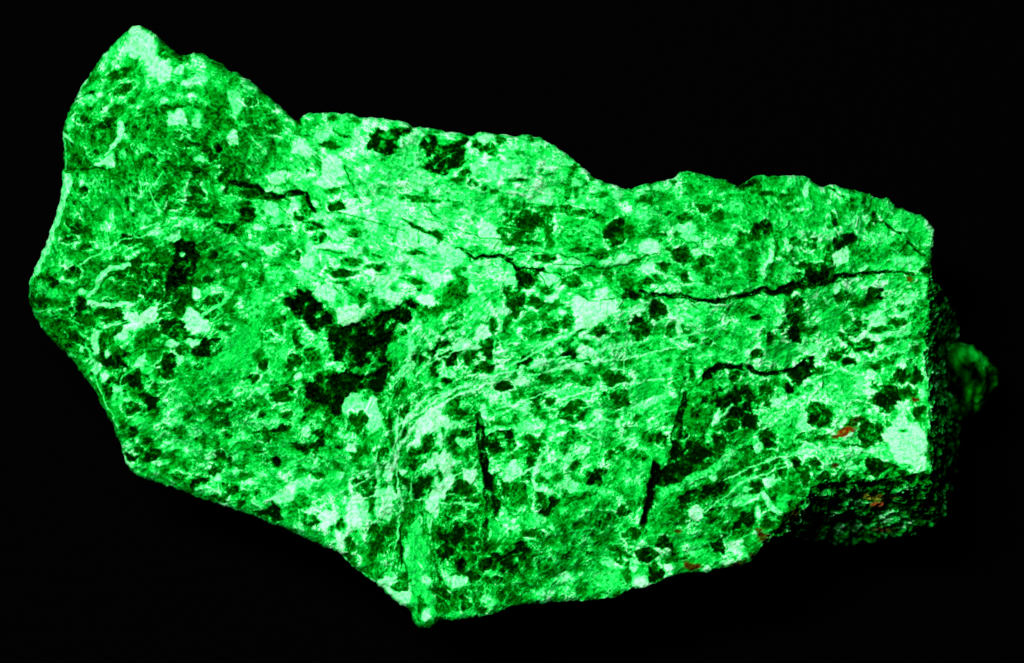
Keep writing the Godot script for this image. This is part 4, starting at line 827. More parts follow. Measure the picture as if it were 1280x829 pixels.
	ovals([550, 596.8, 3.5, 5.8, 0, .14])
	patch(.12, [558, 543.7, 568.6, 541, 579.2, 551.7, 571.3, 564.9, 560.7, 562.3])
	patch(.1, [564.6, 501.2, 589.9, 501.2, 595.2, 514.5, 589.9, 525.1, 568.6, 522.5])
	ovals([454.5, 607.4, 14.9, 13.8, 0, .1])
	patch(.12, [473.1, 562.3, 486.3, 557, 489, 567.6, 481, 580.8, 473.1, 578.2])
	patch(.14, [490.3, 596.8, 497, 588.8, 511.6, 596.8, 510.2, 610, 499.6, 612.7])
	ovals([507.6, 514.5, 7.4, 7.4, 0, .12, 504.9, 537.1, 5.3, 11.7, 10, .1, 487.7, 530.4, 5, 9, 0, .08, 490.3, 551.7, 4.5, 10.1, 0, .2])
	streak(.1, 3.5, 3.2, 2, [499.6, 485.3, 491.7, 501.2, 483.7, 530.4])
	ovals([450.5, 525.1, 11.1, 11.1, 0, .14, 446.5, 567.6, 15.4, 7.4, -30, .2, 454.5, 583.5, 6.4, 5.3, 0, .25, 475.7, 671.1, 19.1, 18.6, 0, .14, 435.9, 679, 7.4, 10.1, 0, .14, 424, 655.2, 5.3, 6.4, 0, .2, 498.3, 644.5, 10.1, 12.7, 0, .25, 584.5, 572.9, 14.3, 9, 0, .2, 579.2, 612.7, 15.4, 11.1, 0, .11])
	patch(.04, [603.1, 546.3, 616.4, 539.7, 640, 538.4, 640, 551.7, 621.7, 559.6, 608.4, 562.3])
	ovals([571.3, 639.2, 10.1, 6.4, 0, .14])
	patch(.05, [550, 665.8, 566, 663.1, 584.5, 655.2, 592.5, 663.1, 589.9, 671.1, 568.6, 681.7, 552.7, 692.3])
	ovals([558, 689.7, 10.1, 10.1, 0, .05, 589.9, 681.7, 10.6, 9, 0, .12, 629.7, 485.3, 8, 4, 0, .07, 600.5, 530.4, 3.2, 7.4, 0, .07, 584.5, 644.5, 9, 5, 0, .2, 424, 485.3, 15.4, 10.1, 0, .04, 467.8, 482.7, 15.4, 5.8, 0, .05, 499.6, 663.1, 5.8, 12.7, 0, .28])
	streak(.28, 2.7, 3.2, 1, [526.2, 639.2, 531.5, 655.2, 536.8, 671.1])
	streak(.01, 9, 12.2, 12, [597.3, 519.8, 600.5, 551.7, 605.8, 586.2, 609.8, 607.4, 611.6, 628.6])
	streak(.06, 8, 4.8, 5, [611.6, 628.6, 608.4, 649.9, 604.4, 671.1])
	ovals([619, 623.3, 9, 15.4, 0, .07, 616.4, 602.1, 6.4, 10.6, 0, .08])
	ovals([643.8, 586.3, 10.1, 9.6, 0, .93])
	streak(.95, 5.3, 6.9, 0, [663.7, 599.6, 671.7, 611.6, 690.2, 614.2])
	ovals([669, 591.7, 3.5, 10.1, 20, .93, 727.4, 563.8, 10.1, 6.4, -20, .95, 708.8, 574.4, 7.4, 4, 0, .9])
	streak(.9, 2.9, 2.9, 0, [730, 539.9, 751.3, 550.5])
	ovals([692.9, 570.4, 11.7, 10.1, 0, .8, 711.5, 607.6, 15.4, 7.4, 0, .85, 748.6, 528, 12.7, 10.1, 0, .75, 655.7, 533.3, 12.7, 5.8, 0, .85])
	streak(.8, 2.9, 2.7, 0, [602.7, 545.2, 615.9, 537.3, 637.2, 537.3])
	ovals([637.2, 597, 5, 6.4, 0, .9, 684.9, 593, 7.4, 4, 0, .85, 615.9, 663.3, 11.7, 12.2, 0, .6, 639.8, 655.4, 14.9, 10.1, 0, .75, 669, 650, 12.7, 7.4, 0, .7, 687.6, 658, 5.3, 3.5, 0, .86, 764.5, 705.8, 14.3, 5.3, 25, .86, 804.4, 729.7, 10.1, 5.8, 0, .95, 793.7, 703.1, 4.8, 9, 0, .8, 706.2, 724.4, 15.4, 5.8, 0, .8])
	streak(.75, 4.8, 3.7, 0, [769.9, 663.3, 785.8, 647.4])
	ovals([769.9, 724.4, 20.2, 14.9, 0, .65, 753.9, 615.5, 5.3, 4.8, 0, .75])
	streak(.7, 1.9, 1.3, 0, [657.1, 673.9, 677, 689.9])
	patch(.055, [610.6, 543.9, 621.2, 538.6, 639.8, 539.9, 643.8, 554.5, 626.5, 559.8, 613.3, 562.5])
	ovals([629.2, 561.1, 15.4, 5.8, -20, .1, 665, 549.2, 15.4, 4.8, 0, .14])
	patch(.07, [658.4, 557.2, 679.6, 554.5, 679.6, 562.5, 669, 583.7, 659.7, 586.3, 657.1, 573.1])
	ovals([659.7, 595.6, 7.4, 5.3, 0, .14, 679.6, 600.9, 7.4, 5.3, 0, .2, 698.2, 597, 5.8, 3.5, 0, .24, 720.8, 581, 11.7, 3.7, -30, .12, 706.2, 559.8, 6.4, 10.1, 0, .3, 716.8, 546.5, 12.7, 7.4, 0, .35])
	patch(.025, [735.4, 597, 748.6, 583.7, 752.6, 594.3, 756.6, 604.9, 744.6, 606.3, 734, 604.9])
	ovals([764.5, 570.4, 9, 7.4, -50, .14, 675.6, 623.5, 6.9, 12.7, 20, .14, 658.4, 626.2, 6.4, 5.8, 0, .25])
	patch(.045, [670.3, 642.1, 679.6, 631.5, 692.9, 619.5, 698.2, 624.8, 692.9, 636.8, 677, 648.7])
	ovals([639.8, 618.2, 15.4, 17.5, 0, .3, 623.9, 610.2, 11.1, 14.9, 0, .14, 618.6, 634.1, 7.4, 10.1, 0, .05, 666.3, 666, 14.3, 4.5, 0, .14, 677, 668.6, 5.8, 5.3, 0, .12, 716.8, 655.4, 15.4, 4.8, -5, .2, 706.2, 668.6, 4.8, 15.4, 15, .24])
	patch(.045, [615.9, 689.9, 637.2, 692.5, 653.1, 676.6, 661, 681.9, 657.1, 697.8, 639.8, 711.1, 615.9, 711.1, 605.3, 703.1])
	streak(.6, 1.9, 1.3, 0, [615.9, 689.9, 634.5, 681.9])
	streak(.4, 1.6, 1.3, 0, [618.6, 705.8, 650.4, 689.9])
	ovals([670.3, 693.8, 9, 2.7, -15, .14, 623.9, 727, 6.4, 4.8, 0, .1, 662.4, 731, 10.1, 3.5, 0, .14, 605.3, 668.6, 4.8, 7.4, 0, .1, 605.3, 705.8, 7.4, 10.1, 0, .05, 682.3, 711.1, 10.1, 8, 0, .3, 777.8, 639.4, 5.3, 7.4, 25, .1, 775.2, 619.5, 5.3, 3.2, 0, .25, 780.5, 689.9, 15.4, 5.8, 8, .1, 809.7, 695.2, 12.7, 10.1, 0, .05, 791.1, 668.6, 9, 10.1, 0, .25, 783.1, 700.5, 9, 7.4, 0, .15, 799, 567.8, 10.1, 7.4, 0, .3, 753.9, 652.7, 12.7, 8.5, -30, .3, 735.4, 692.5, 7.4, 3.5, 0, .3, 743.3, 636.8, 15.4, 4.8, -40, .4, 722.1, 623.5, 26, 3.5, -20, .3, 714.1, 525.3, 10.1, 4.8, 0, .12])
	streak(.01, 8, 5.3, 12, [820, 583.7, 818.2, 599.6, 815, 610.2, 812.3, 634.1, 804.4, 655.4])
	ovals([827.8, 571.8, 5.8, 11.1, 15, .6, 870.2, 643.5, 9, 10.1, 0, .95, 887.5, 593.1, 7.4, 5.8, 0, .9, 919.3, 684.6, 8.8, 8.8, 0, .95, 837.1, 712.5, 6.4, 7.4, 0, .98, 803.9, 731.1, 9, 5.3, 0, .98, 793.3, 707.2, 5.3, 8.8, 0, .9, 907.4, 703.2, 7.4, 4.8, 0, .9, 883.5, 712.5, 6.4, 5.3, 0, .95])
	streak(.72, 8, 10.6, 0, [827.8, 617, 846.3, 609, 867.6, 593.1, 886.2, 590.4, 912.7, 566.5])
	ovals([960.5, 603.7, 7.4, 10.1, 0, .9])
	streak(.92, 6.4, 6.4, 0, [952.5, 617, 963.1, 632.9, 971.1, 640.8])
	ovals([945.9, 640.8, 3.7, 9, 0, .92, 928.6, 624.9, 23.4, 6.4, -10, .8, 932.6, 611.7, 5.3, 4.8, 0, .85, 947.2, 558.6, 4.8, 7.4, 0, .9, 923.3, 606.3, 12.7, 12.2, 0, .6, 976.4, 627.6, 7.4, 15.4, 15, .65, 995, 651.5, 3.7, 14.9, 35, .72, 867.6, 688.6, 12.7, 10.1, 0, .7, 854.3, 672.7, 14.9, 7.4, 0, .55, 785.3, 699.2, 5.3, 4.8, 0, .75])
	streak(.65, 3.5, 3.2, 0, [790.6, 688.6, 801.2, 672.7, 811.8, 656.8])
	ovals([809.2, 571.8, 7.4, 10.1, 0, .65, 795.9, 555.9, 7.4, 6.9, 0, .75, 884.8, 548, 3.7, 6.4, 0, .8])
	patch(.045, [847.7, 624.9, 857, 614.3, 872.9, 603.7, 872.9, 614.3, 862.3, 627.6, 851.7, 636.9, 846.3, 632.9])
	patch(.045, [872.9, 622.3, 878.2, 609, 891.5, 603.7, 904.7, 593.1, 910, 601, 902.1, 614.3, 886.2, 622.3])
	patch(.045, [886.2, 632.9, 899.4, 631.6, 896.8, 646.2, 888.8, 654.1, 882.2, 648.8])
	ovals([945.9, 606.3, 7.2, 9, 0, .07, 927.3, 569.2, 10.6, 10.1, -30, .2, 931.3, 590.4, 6.4, 4.5, 0, .12, 963.1, 579.8, 14.3, 5.3, -20, .12, 976.4, 589.1, 5.3, 9, 10, .07, 995, 578.5, 5.3, 5.6, 0, .05, 957.8, 551.9, 11.7, 7.4, 0, .12])
	patch(.045, [915.4, 651.5, 928.6, 643.5, 939.2, 638.2, 941.9, 654.1, 928.6, 662.1, 915.4, 664.7])
	ovals([906.1, 664.7, 4.5, 10.1, 20, .07, 898.1, 683.3, 7.4, 9, -30, .05, 963.1, 648.8, 10.1, 12.7, 0, .14])
	patch(.04, [849, 561.2, 867.6, 545.3, 907.4, 545.3, 904.7, 561.2, 886.2, 574.5, 867.6, 579.8, 851.7, 574.5])
	ovals([827.8, 549.3, 7.4, 6.4, 0, .07, 849, 582.5, 15.4, 20.2, 0, .04, 830.4, 595.7, 15.4, 12.7, 0, .025, 809.2, 693.9, 14.9, 11.1, 0, .06, 830.4, 680.7, 10.1, 9, 0, .06, 819.8, 717.8, 8.8, 12.7, 0, .06, 790.6, 670, 11.7, 7.4, 0, .14, 843.7, 648.8, 10.1, 7.4, 0, .2, 846.3, 699.2, 20.7, 3.2, 0, .2, 788, 696.6, 5.3, 4.2, 0, .14, 981.7, 646.2, 15.4, 10.6, 0, .04])
	streak(.008, 8, 9, 12, [818.5, 579.8, 814.5, 606.3, 810.5, 632.9, 805.2, 654.1])
	patch(.66, [507.6, 667.4, 518.2, 651.5, 526.2, 659.4, 534.1, 683.3, 538.1, 709.8, 534.1, 736.4, 544.7, 757.6, 550, 768.2, 536.8, 778.9, 520.8, 768.2, 511.6, 757.6, 511.6, 725.8, 503.6, 696.6, 502.3, 680.7])
	ovals([507.6, 688.6, 3.7, 10.6, 0, .85, 532.8, 724.4, 5.8, 6.4, 0, .9, 534.1, 768.2, 5.3, 6.4, 0, .92])
	streak(.7, 1.3, 1.3, 0, [510.2, 670, 512.9, 699.2, 515.5, 725.8])
	streak(.75, 1.3, 1.3, 0, [523.5, 662.1, 526.2, 696.6, 527.5, 725.8])
	patch(.9, [465.1, 725.8, 481, 720.5, 491.7, 719.1, 497, 725.8, 489, 733.7, 499.6, 741.7, 511.6, 740.4, 511.6, 757.6, 499.6, 757.6, 483.7, 741.7, 473.1, 733.7])
	ovals([500.9, 735.1, 9, 4.8, 0, .15, 568.6, 725.8, 18, 8, 5, .9, 611.1, 752.3, 9.6, 8, 0, .7, 616.4, 717.8, 15.9, 5.3, 0, .65, 579.2, 768.2, 26.5, 4.2, 0, .65, 621.7, 725.8, 4.8, 5.3, 0, .06, 547.4, 736.4, 6.4, 10.6, 0, .08, 552.7, 744.4, 8, 8, 0, .1, 589.9, 723.1, 6.9, 6.4, 0, .1, 581.9, 755, 6.4, 8, 0, .1, 603.1, 764.3, 6.4, 3.7, 0, .07, 568.6, 741.7, 15.9, 10.6, 20, .24, 526.2, 757.6, 5.3, 10.6, 0, .3, 473.1, 773.5, 2.7, 2.7, 0, .3])
	streak(.9, 2.1, 1.9, 0, [495.6, 662.1, 497, 675.3, 486.3, 715.2])
	streak(.7, 1.6, 1.6, 0, [499.6, 696.6, 500.9, 707.2, 494.3, 720.5])
	streak(.06, 3.7, 3.2, 3, [500.9, 656.8, 499.6, 683.3, 502.3, 709.8])
	ovals([438.6, 699.2, 10.6, 6.9, 30, .14])
	streak(.8, 2.1, 2.1, 0, [428, 696.6, 441.2, 712.5, 459.8, 723.1])
	ovals([558, 781.5, 15.9, 2.7, 0, .4, 435.9, 693.9, 5.3, 4.2, 0, .3])
	ovals([706.2, 723.1, 6.4, 5.3, 0, .9, 711.5, 754.4, 7.4, 2.1, 0, .93, 682.3, 744.4, 14.9, 9.6, -20, .8, 748.6, 725.8, 18.6, 12.2, 0, .7, 695.5, 733.7, 15.9, 8, 0, .72, 783.1, 723.1, 7.4, 10.6, 0, .24, 727.4, 739, 3.2, 13.3, 40, .25, 801.7, 729.8, 9, 6.9, 0, .96])
	streak(.7, 1.9, 1.9, 0, [708.8, 699.2, 732.7, 700.6, 759.2, 700.6])
	streak(.7, 2.1, 2.1, 0, [769.9, 747, 748.6, 752.3, 716.8, 754.4, 679.6, 755])
	streak(.6, 2.1, 2.1, 0, [600, 773.5, 615.9, 768.2, 639.8, 757.6])
	streak(.2, 2.7, 2.1, 0, [634.5, 736.4, 629.2, 757.6, 623.9, 765.6])
	ovals([1034.3, 618.6, 12.2, 5.3, -10, .75])
	streak(.85, 4.8, 6.4, 0, [1058.2, 624.7, 1076.7, 630, 1095.3, 634])
	ovals([1143.1, 610.6, 9, 3.2, 0, .85, 1126.6, 613.3, 5.3, 2.1, 0, .8, 1119.2, 650.7, 6.9, 9.6, 10, .9, 1136.4, 648.6, 4, 4, 0, .9, 1151, 658.4, 4.2, 2.7, -20, .8, 1052.9, 651.8, 8, 6.9, 0, .86, 1063.5, 669.8, 7.4, 8.5, 0, .88, 1084.7, 669.3, 6.4, 4.8, -30, .85, 1042.2, 675.1, 8, 2.7, 0, .6, 1108.6, 645.9, 6.9, 2.7, 0, .6, 1143.1, 636.6, 4.2, 2.7, 0, .6, 1124.5, 627.9, 2.4, 2.4, 0, .7])
	streak(.88, 7.4, 6.9, 0, [987.9, 663.4, 1002.5, 648.6, 1010.4, 632.7])
	ovals([1026.3, 640.6, 8, 10.6, 20, .3, 1074.1, 644.6, 13.3, 5.3, 0, .3, 1098, 656.5, 10.6, 6.9, 0, .1, 1129.8, 669.8, 13.3, 5.3, 0, .08])
	streak(.01, 6.9, 11.7, 6, [1014.4, 611.4, 1039.6, 606.1, 1066.1, 607.5, 1092.7, 606.1, 1124.5, 599.5, 1155, 593.4])
	streak(.55, 6, 6.5, 0, [1194, 397.5, 1196.5, 425, 1192, 442.5])
	ovals([1181, 473.8, 6, 13, 25, .85])
	streak(.6, 6, 7, 0, [1207, 450, 1205, 470, 1208, 486.2])
	streak(.6, 6.5, 8, 0, [1199.5, 490, 1204, 517.5, 1205.8, 540])
	streak(.6, 4.5, 5.5, 0, [1187.5, 502.5, 1189, 540])
	streak(.5, 3, 3.5, 0, [1179, 497.5, 1178.5, 540])
	streak(.3, 2.5, 2.5, 0, [1215.2, 412.5, 1214, 430])
	streak(.6, 5.5, 4, 0, [1183.2, 524, 1179.5, 549, 1179, 571.5])
	streak(.5, 5.5, 4.5, 0, [1205.8, 521.5, 1202, 546.5, 1199.5, 574])
	ovals([1207, 585.2, 3.5, 9.5, 0, .65])
	streak(.45, 5, 4.5, 0, [1203.2, 604, 1204, 624, 1202, 646.5])
	ovals([1192, 629, 2.5, 7.5, 0, .3])
	ovals([205, 340, 58, 44, -15, .22])
	patch(.09, [163, 332, 200, 312, 216, 318, 208, 345, 192, 372, 170, 366])
	patch(.1, [205, 362, 236, 352, 242, 378, 214, 388])
	ovals([185, 330, 22, 14, -20, .1, 160, 345, 18, 9, -10, .12, 200, 375, 24, 12, 10, .12, 100, 395, 26, 14, 20, .16, 132, 390, 14, 16, 0, .07])
	streak(.2, 1.6, 1.4, 1.5, [388, 258, 430, 268, 470, 278, 505, 288])
	streak(.14, 1.2, 1, 1.5, [665, 322, 700, 330, 740, 334, 790, 342])
	streak(.16, 1.3, 1, 1.5, [640, 300, 600, 296, 560, 282, 530, 272])
	streak(0.99, 3.6, 2.8, 0, [486, 600, 500, 560, 520, 530, 560, 500, 620, 478])
	streak(0.98, 2.8, 2, 0, [505, 640, 498, 600, 494, 560, 510, 520, 540, 490])
	streak(0.95, 2.8, 1.7, 0, [520, 470, 540, 452, 570, 440, 600, 432])
	streak(0.95, 2.2, 1.7, 0, [560, 600, 590, 586, 604, 570])
	streak(0.95, 2.5, 1.7, 0, [540, 560, 556, 548, 560, 530])
	streak(0.95, 2.5, 1.7, 0, [640, 600, 660, 588, 690, 574, 720, 566])
	streak(0.90, 2.2, 1.7, 0, [500, 690, 496, 650, 508, 620])
	streak(0.98, 2.5, 1.7, 0, [700, 500, 740, 488, 790, 478, 830, 474])
	streak(0.95, 2.5, 1.7, 0, [660, 470, 720, 456, 780, 448, 850, 434])
	streak(0.95, 2.2, 1.7, 0, [620, 512, 660, 500, 700, 486])
	streak(0.95, 2.2, 1.4, 0, [900, 600, 960, 575, 1020, 562, 1080, 560])
	streak(0.92, 2.2, 1.4, 0, [880, 640, 930, 600, 990, 580])
	streak(0.92, 2.2, 1.4, 0, [1010, 480, 1050, 462, 1100, 450, 1150, 430])
	streak(0.95, 2.2, 1.4, 0, [130, 410, 170, 396, 210, 380])
	streak(0.90, 2.2, 1.4, 0, [100, 330, 150, 300, 200, 290])
	streak(0.90, 2.2, 1.4, 0, [200, 270, 190, 240, 205, 215])
	streak(0.90, 2, 1.4, 0, [470, 330, 520, 320, 560, 330])
	streak(0.95, 2.2, 1.4, 0, [440, 610, 470, 590, 490, 570])
	tint(1054.9, 540, 14.4, 4.4, -20, Color8(215, 70, 0))
	tint(1043.9, 545.6, 5, 3.1, -20, Color8(150, 60, 0))
	tint(1144.3, 499.2, 5, 2.5, 0, Color8(150, 40, 10))
	tint(1043.9, 582.3, 5, 3.5, 0, Color8(110, 60, 5))
	tint(1070.6, 524.9, 7.5, 3.1, -25, Color8(70, 40, 0))
	tint(1137.4, 349.2, 3.2, 2.7, 0, Color8(140, 130, 0))
	tint(953.8, 670, 8.5, 6.9, 20, Color8(110, 55, 25))
	tint(948.5, 662.1, 5.3, 3.2, 0, Color8(120, 85, 20))
	tint(866.3, 708.5, 9.6, 5.3, 0, Color8(130, 75, 10))
	tint(923.3, 705.9, 9.6, 3.7, -20, Color8(110, 70, 30))
	tint(847.7, 664.7, 4.8, 3.2, 0, Color8(110, 95, 0))
	tint(939.2, 693.9, 4.2, 3.7, 0, Color8(70, 70, 15))
	tint(1103.3, 623.4, 19.6, 4.5, 0, Color8(120, 125, 30))
	tint(1103.3, 634.3, 9, 3.2, -8, Color8(130, 55, 25))
	tint(1023.1, 670.3, 5.8, 4.5, 15, Color8(165, 70, 60))
	tint(1035.6, 661.3, 6.9, 4.2, 0, Color8(75, 40, 25))
	tint(991.3, 641.9, 5.8, 10.6, 25, Color8(85, 55, 25))
	tint(1164.3, 636.6, 9.6, 2.7, 0, Color8(55, 50, 20))
	tint(1119.2, 669.8, 10.6, 3.7, 0, Color8(60, 25, 20))
	tint(1151, 627.4, 10.6, 2.7, 0, Color8(50, 12, 15))
	marks.sort_custom(func(a, b): return a.size > b.size)


func new_part(kind: String) -> int:
	parts.append({"kind": kind})
	return parts.size() - 1


func press_marks() -> void:
	for m in marks:
		var t: float = m.tone
		if m.has("line"):
			var id := 0
			if m.deep >= 3.0 and m.length > 25.0:
				id = new_part("crack")
			elif t >= 0.7 and m.length > 22.0 and maxf(m.w0, m.w1) >= 2.0:
				id = new_part("bright_vein")
			press_line(m, id)
		elif m.has("shape"):
			press_patch(m, new_part(name_for(t, sqrt(m.size))))
		else:
			var id := 0
			if m.has("colour"):
				id = new_part("red_grain" if m.colour.r > m.colour.g * 1.3 else "olive_grain")
			elif sqrt(m.rx * m.ry) > 4.6 and (t <= 0.15 or t >= 0.85):
				id = new_part(name_for(t, 5.0))
			press_oval(m, id)


func name_for(t: float, _size: float) -> String:
	return "dark_grain" if t <= 0.15 else "bright_crystal" if t >= 0.85 else "green_crystal"


func press(k: int, w: float, t: float, id: int, bump: float) -> void:
	var f := (fine[k] - 127.5) / 127.5
	var s := strand[k] - 0.5
	var to := t + 0.10 * (1.0 - smooth(0.0, 0.26, absf(f))) - 0.035
	if t < 0.3:
		var line := 1.0 - smooth(8.0, 36.0, float(net[k]))
		var m := (mid[k] - 127.5) / 127.5
		if t > 0.06:
			to += 0.05 + line * 0.36 * clampf(0.45 + m, 0.0, 1.0) + 0.22 * maxf(0.0, m + 0.15) + 0.16 * maxf(0.0, f) + 0.14 * s
		else:
			to += line * 0.16 * clampf(0.3 + m, 0.0, 1.0) + 0.22 * maxf(0.0, m) + 0.10 * maxf(0.0, f) + 0.10 * maxf(0.0, s)
		to += 0.30 * thread[k] * smooth(105.0, 165.0, float(mid[k]))
		var g := (spark[k] + fine[k]) * 0.5
		if g > 178.0:
			to += (g - 178.0) * 0.007
	elif t > 0.8:
		to += 0.07 * f + 0.07 * s - 0.05 * shade_thread[k] + 0.02
	elif t > 0.54 and t < 0.68:
		to += 0.06 * f + 0.22 * s + 0.10 * thread[k]
	else:
		to += 0.22 * f + 0.3 * s + 0.24 * thread[k] - 0.10 * shade_thread[k]
	tone[k] = lerpf(tone[k], to, w)
	height[k] += bump
	if w > 0.5:
		if tint_w[k] > 0.0 and id != 0:
			tint_w[k] = 0.0
		if id != 0 and owner_id[k] != 1:
			owner_id[k] = id


func press_oval(m: Dictionary, id: int) -> void:
	var c := cos(m.turn)
	var s := sin(m.turn)
	var rx: float = m.rx
	var ry: float = m.ry
	var t: float = m.tone
	var small := minf(rx, ry)
	var reach := int(maxf(rx, ry) * 1.35 + 4.0)
	var warp := clampf(small / 14.0, 0.10, 0.55)
	var soft := 2.2 if t >= 0.84 else 3.0 if t <= 0.16 else maxf(2.5, small * 0.55)
	var p3 := rng.randf() * TAU
	var p5 := rng.randf() * TAU
	var lift := rng.randf_range(-2.4, 1.6) if t <= 0.16 else rng.randf_range(-0.6, 1.2)
	if t < 0.05:
		lift = -4.0
	var x0: float = m.at.x
	var y0: float = m.at.y
	var tinted: bool = m.has("colour")
	for j in range(maxi(0, int(y0) - V0 - reach), mini(H, int(y0) - V0 + reach + 1)):
		for i in range(maxi(0, int(x0) - U0 - reach), mini(W, int(x0) - U0 + reach + 1)):
			var k := j * W + i
			if inside[k] == 0:
				continue
			var x := U0 + i - x0 + warp_x[k] * warp
			var y := V0 + j - y0 + warp_y[k] * warp
			var p := (x * c + y * s) / rx
			var q := (y * c - x * s) / ry
			var d := sqrt(p * p + q * q)
			if d > 1.6:
				continue
			var hex := maxf(absf(p), maxf(absf(p * 0.5 + q * 0.87), absf(p * 0.5 - q * 0.87))) * 1.08
			var a := atan2(q, p)
			d = lerpf(d, hex, 0.55)
			d *= 1.0 + 0.09 * sin(3.0 * a + p3) + 0.07 * sin(5.0 * a + p5)
			var fringe := clampf(small * 0.45, 0.6, 4.5) * (0.5 - strand[k])
			var w := clampf(0.5 - ((d - 1.0) * small + (0.6 * fringe if t > 0.5 else -0.6 * fringe)) / soft, 0.0, 1.0)
			if w <= 0.0:
				var out := (d - 1.0) * small
				if t <= 0.16 and t > 0.04 and small > 3.5 and out < 5.0:
					tone[k] += 0.28 * smooth(4.6, 1.6, out) * smooth(95.0, 150.0, float(mid[k]) + 25.0)
				continue
			press(k, w, t, id, lift * w * (1.0 - 0.5 * d * d))
			if tinted and w > tint_w[k]:
				tint_w[k] = w
				tint_c[k] = m.colour


func press_patch(m: Dictionary, id: int) -> void:
	var shape: PackedVector2Array = m.shape
	var t: float = m.tone
	var count := shape.size()
	var lift := -5.0 if t < 0.05 else -1.0 if t < 0.2 else 0.6
	var span := minf(m.hi.x - m.lo.x, m.hi.y - m.lo.y)
	var warp := clampf(span / 32.0, 0.10, 0.6)
	var broken := t < 0.16 and span > 14.0
	var soft := 4.5 if broken else 2.4
	for j in range(maxi(0, int(m.lo.y) - V0 - 7), mini(H, int(m.hi.y) - V0 + 8)):
		for i in range(maxi(0, int(m.lo.x) - U0 - 7), mini(W, int(m.hi.x) - U0 + 8)):
			var k := j * W + i
			if inside[k] == 0:
				continue
			var x := U0 + i + warp_x[k] * warp
			var y := V0 + j + warp_y[k] * warp
			var best := 1e9
			var within := false
			for e in count:
				var a := shape[e]
				var b := shape[(e + 1) % count]
				var ex := b.x - a.x
				var ey := b.y - a.y
				var f := clampf(((x - a.x) * ex + (y - a.y) * ey) / (ex * ex + ey * ey + 1e-6), 0.0, 1.0)
				var gx := x - a.x - f * ex
				var gy := y - a.y - f * ey
				best = minf(best, gx * gx + gy * gy)
				if (a.y > y) != (b.y > y) and x < a.x + (y - a.y) / (b.y - a.y) * ex:
					within = not within
			var d := sqrt(best) * (-1.0 if within else 1.0)
			d += 5.0 * (0.5 - strand[k]) * (0.35 if t > 0.84 else 1.0 if t > 0.5 else -0.7) * warp * 2.0 - (0.8 if t > 0.84 else 0.0)
			var w := clampf(0.5 - d / soft, 0.0, 1.0)
			if broken:
				w *= 1.0 - 0.7 * smooth(178.0, 214.0, float(mid[k]) + 24.0 * strand[k] + minf(20.0, maxf(0.0, d + 9.0) * 3.0))
			if w > 0.0:
				press(k, w, t, id, lift * clampf(-d / 4.0, 0.0, 1.0))


func press_line(m: Dictionary, id: int) -> void:
	var line: PackedVector2Array = m.line
	var t: float = m.tone
	var widest := maxf(m.w0, m.w1) * 0.5 + 5.0
	var done := 0.0
	var best := {}
	for e in line.size() - 1:
		var a := line[e]
		var b := line[e + 1]
		var ex := b.x - a.x
		var ey := b.y - a.y
		var l := sqrt(ex * ex + ey * ey)
		for j in range(maxi(0, int(minf(a.y, b.y) - widest) - V0), mini(H, int(maxf(a.y, b.y) + widest) - V0 + 2)):
			for i in range(maxi(0, int(minf(a.x, b.x) - widest) - U0), mini(W, int(maxf(a.x, b.x) + widest) - U0 + 2)):
				var k := j * W + i
				if inside[k] == 0:
					continue
				var x := U0 + i + warp_x[k] * 0.3
				var y := V0 + j + warp_y[k] * 0.3
				var f := clampf(((x - a.x) * ex + (y - a.y) * ey) / (l * l + 1e-6), 0.0, 1.0)
				var gx := x - a.x - f * ex
				var gy := y - a.y - f * ey
				var half: float = lerpf(m.w0, m.w1, (done + f * l) / m.length) * 0.5
				half *= 0.75 + 0.5 * mid[k] / 255.0
				var d := sqrt(gx * gx + gy * gy) - half
				if d < 4.0 and (not best.has(k) or d < best[k].x):
					best[k] = Vector2(d, half)
		done += l
	var bright_down := 0.0 if t < 0.5 else 0.12
	for k: int in best:
		var d: float = best[k].x
		var half: float = best[k].y
		var w := clampf(0.5 - d / 1.4, 0.0, 1.0)
		if bright_down > 0.0:
			w *= 1.0 - bright_down * (1.0 - fine[k] / 255.0) * 1.6
		if w <= 0.0:
			if m.deep >= 3.0:
				height[k] += 1.3 * (1.0 - smooth(0.7, 4.0, d)) * (fine[k] / 255.0 + 0.2)
			continue
		press(k, w, t + (0.16 * maxf(0.0, strand[k] - 0.55) + 0.10 * smooth(130.0, 180.0, float(mid[k])) if m.deep > 0.0 else 0.0), id, -m.deep * (0.6 + 0.8 * mid[k] / 255.0) * clampf(-d / half, 0.0, 1.0) if m.deep > 0.0 else 0.8 * w)


func ramp(t: float) -> Color:
	# base colour of the mineral (linear) from dark, dead grains to the brightest crystals
	const AT := [0.0, 0.12, 0.28, 0.42, 0.56, 0.70, 0.82, 0.92, 1.02]
	const R := [0.0010, 0.001, 0.001, 0.001, 0.002, 0.008, 0.055, 0.22, 0.43]
	const G := [0.0035, 0.014, 0.078, 0.23, 0.44, 0.66, 0.83, 0.92, 0.95]
	const B := [0.0015, 0.002, 0.003, 0.007, 0.030, 0.078, 0.185, 0.37, 0.55]
	for n in 8:
		if t < AT[n + 1]:
			var f := clampf((t - AT[n]) / (AT[n + 1] - AT[n]), 0.0, 1.0)
			return Color(lerpf(R[n], R[n + 1], f), lerpf(G[n], G[n + 1], f), lerpf(B[n], B[n + 1], f))
	return Color(R[8], G[8], B[8])


func mineral(rough: float) -> StandardMaterial3D:
	var m := StandardMaterial3D.new()
	m.vertex_color_use_as_albedo = true
	m.roughness = rough
	m.specular_mode = BaseMaterial3D.SPECULAR_DISABLED
	return m


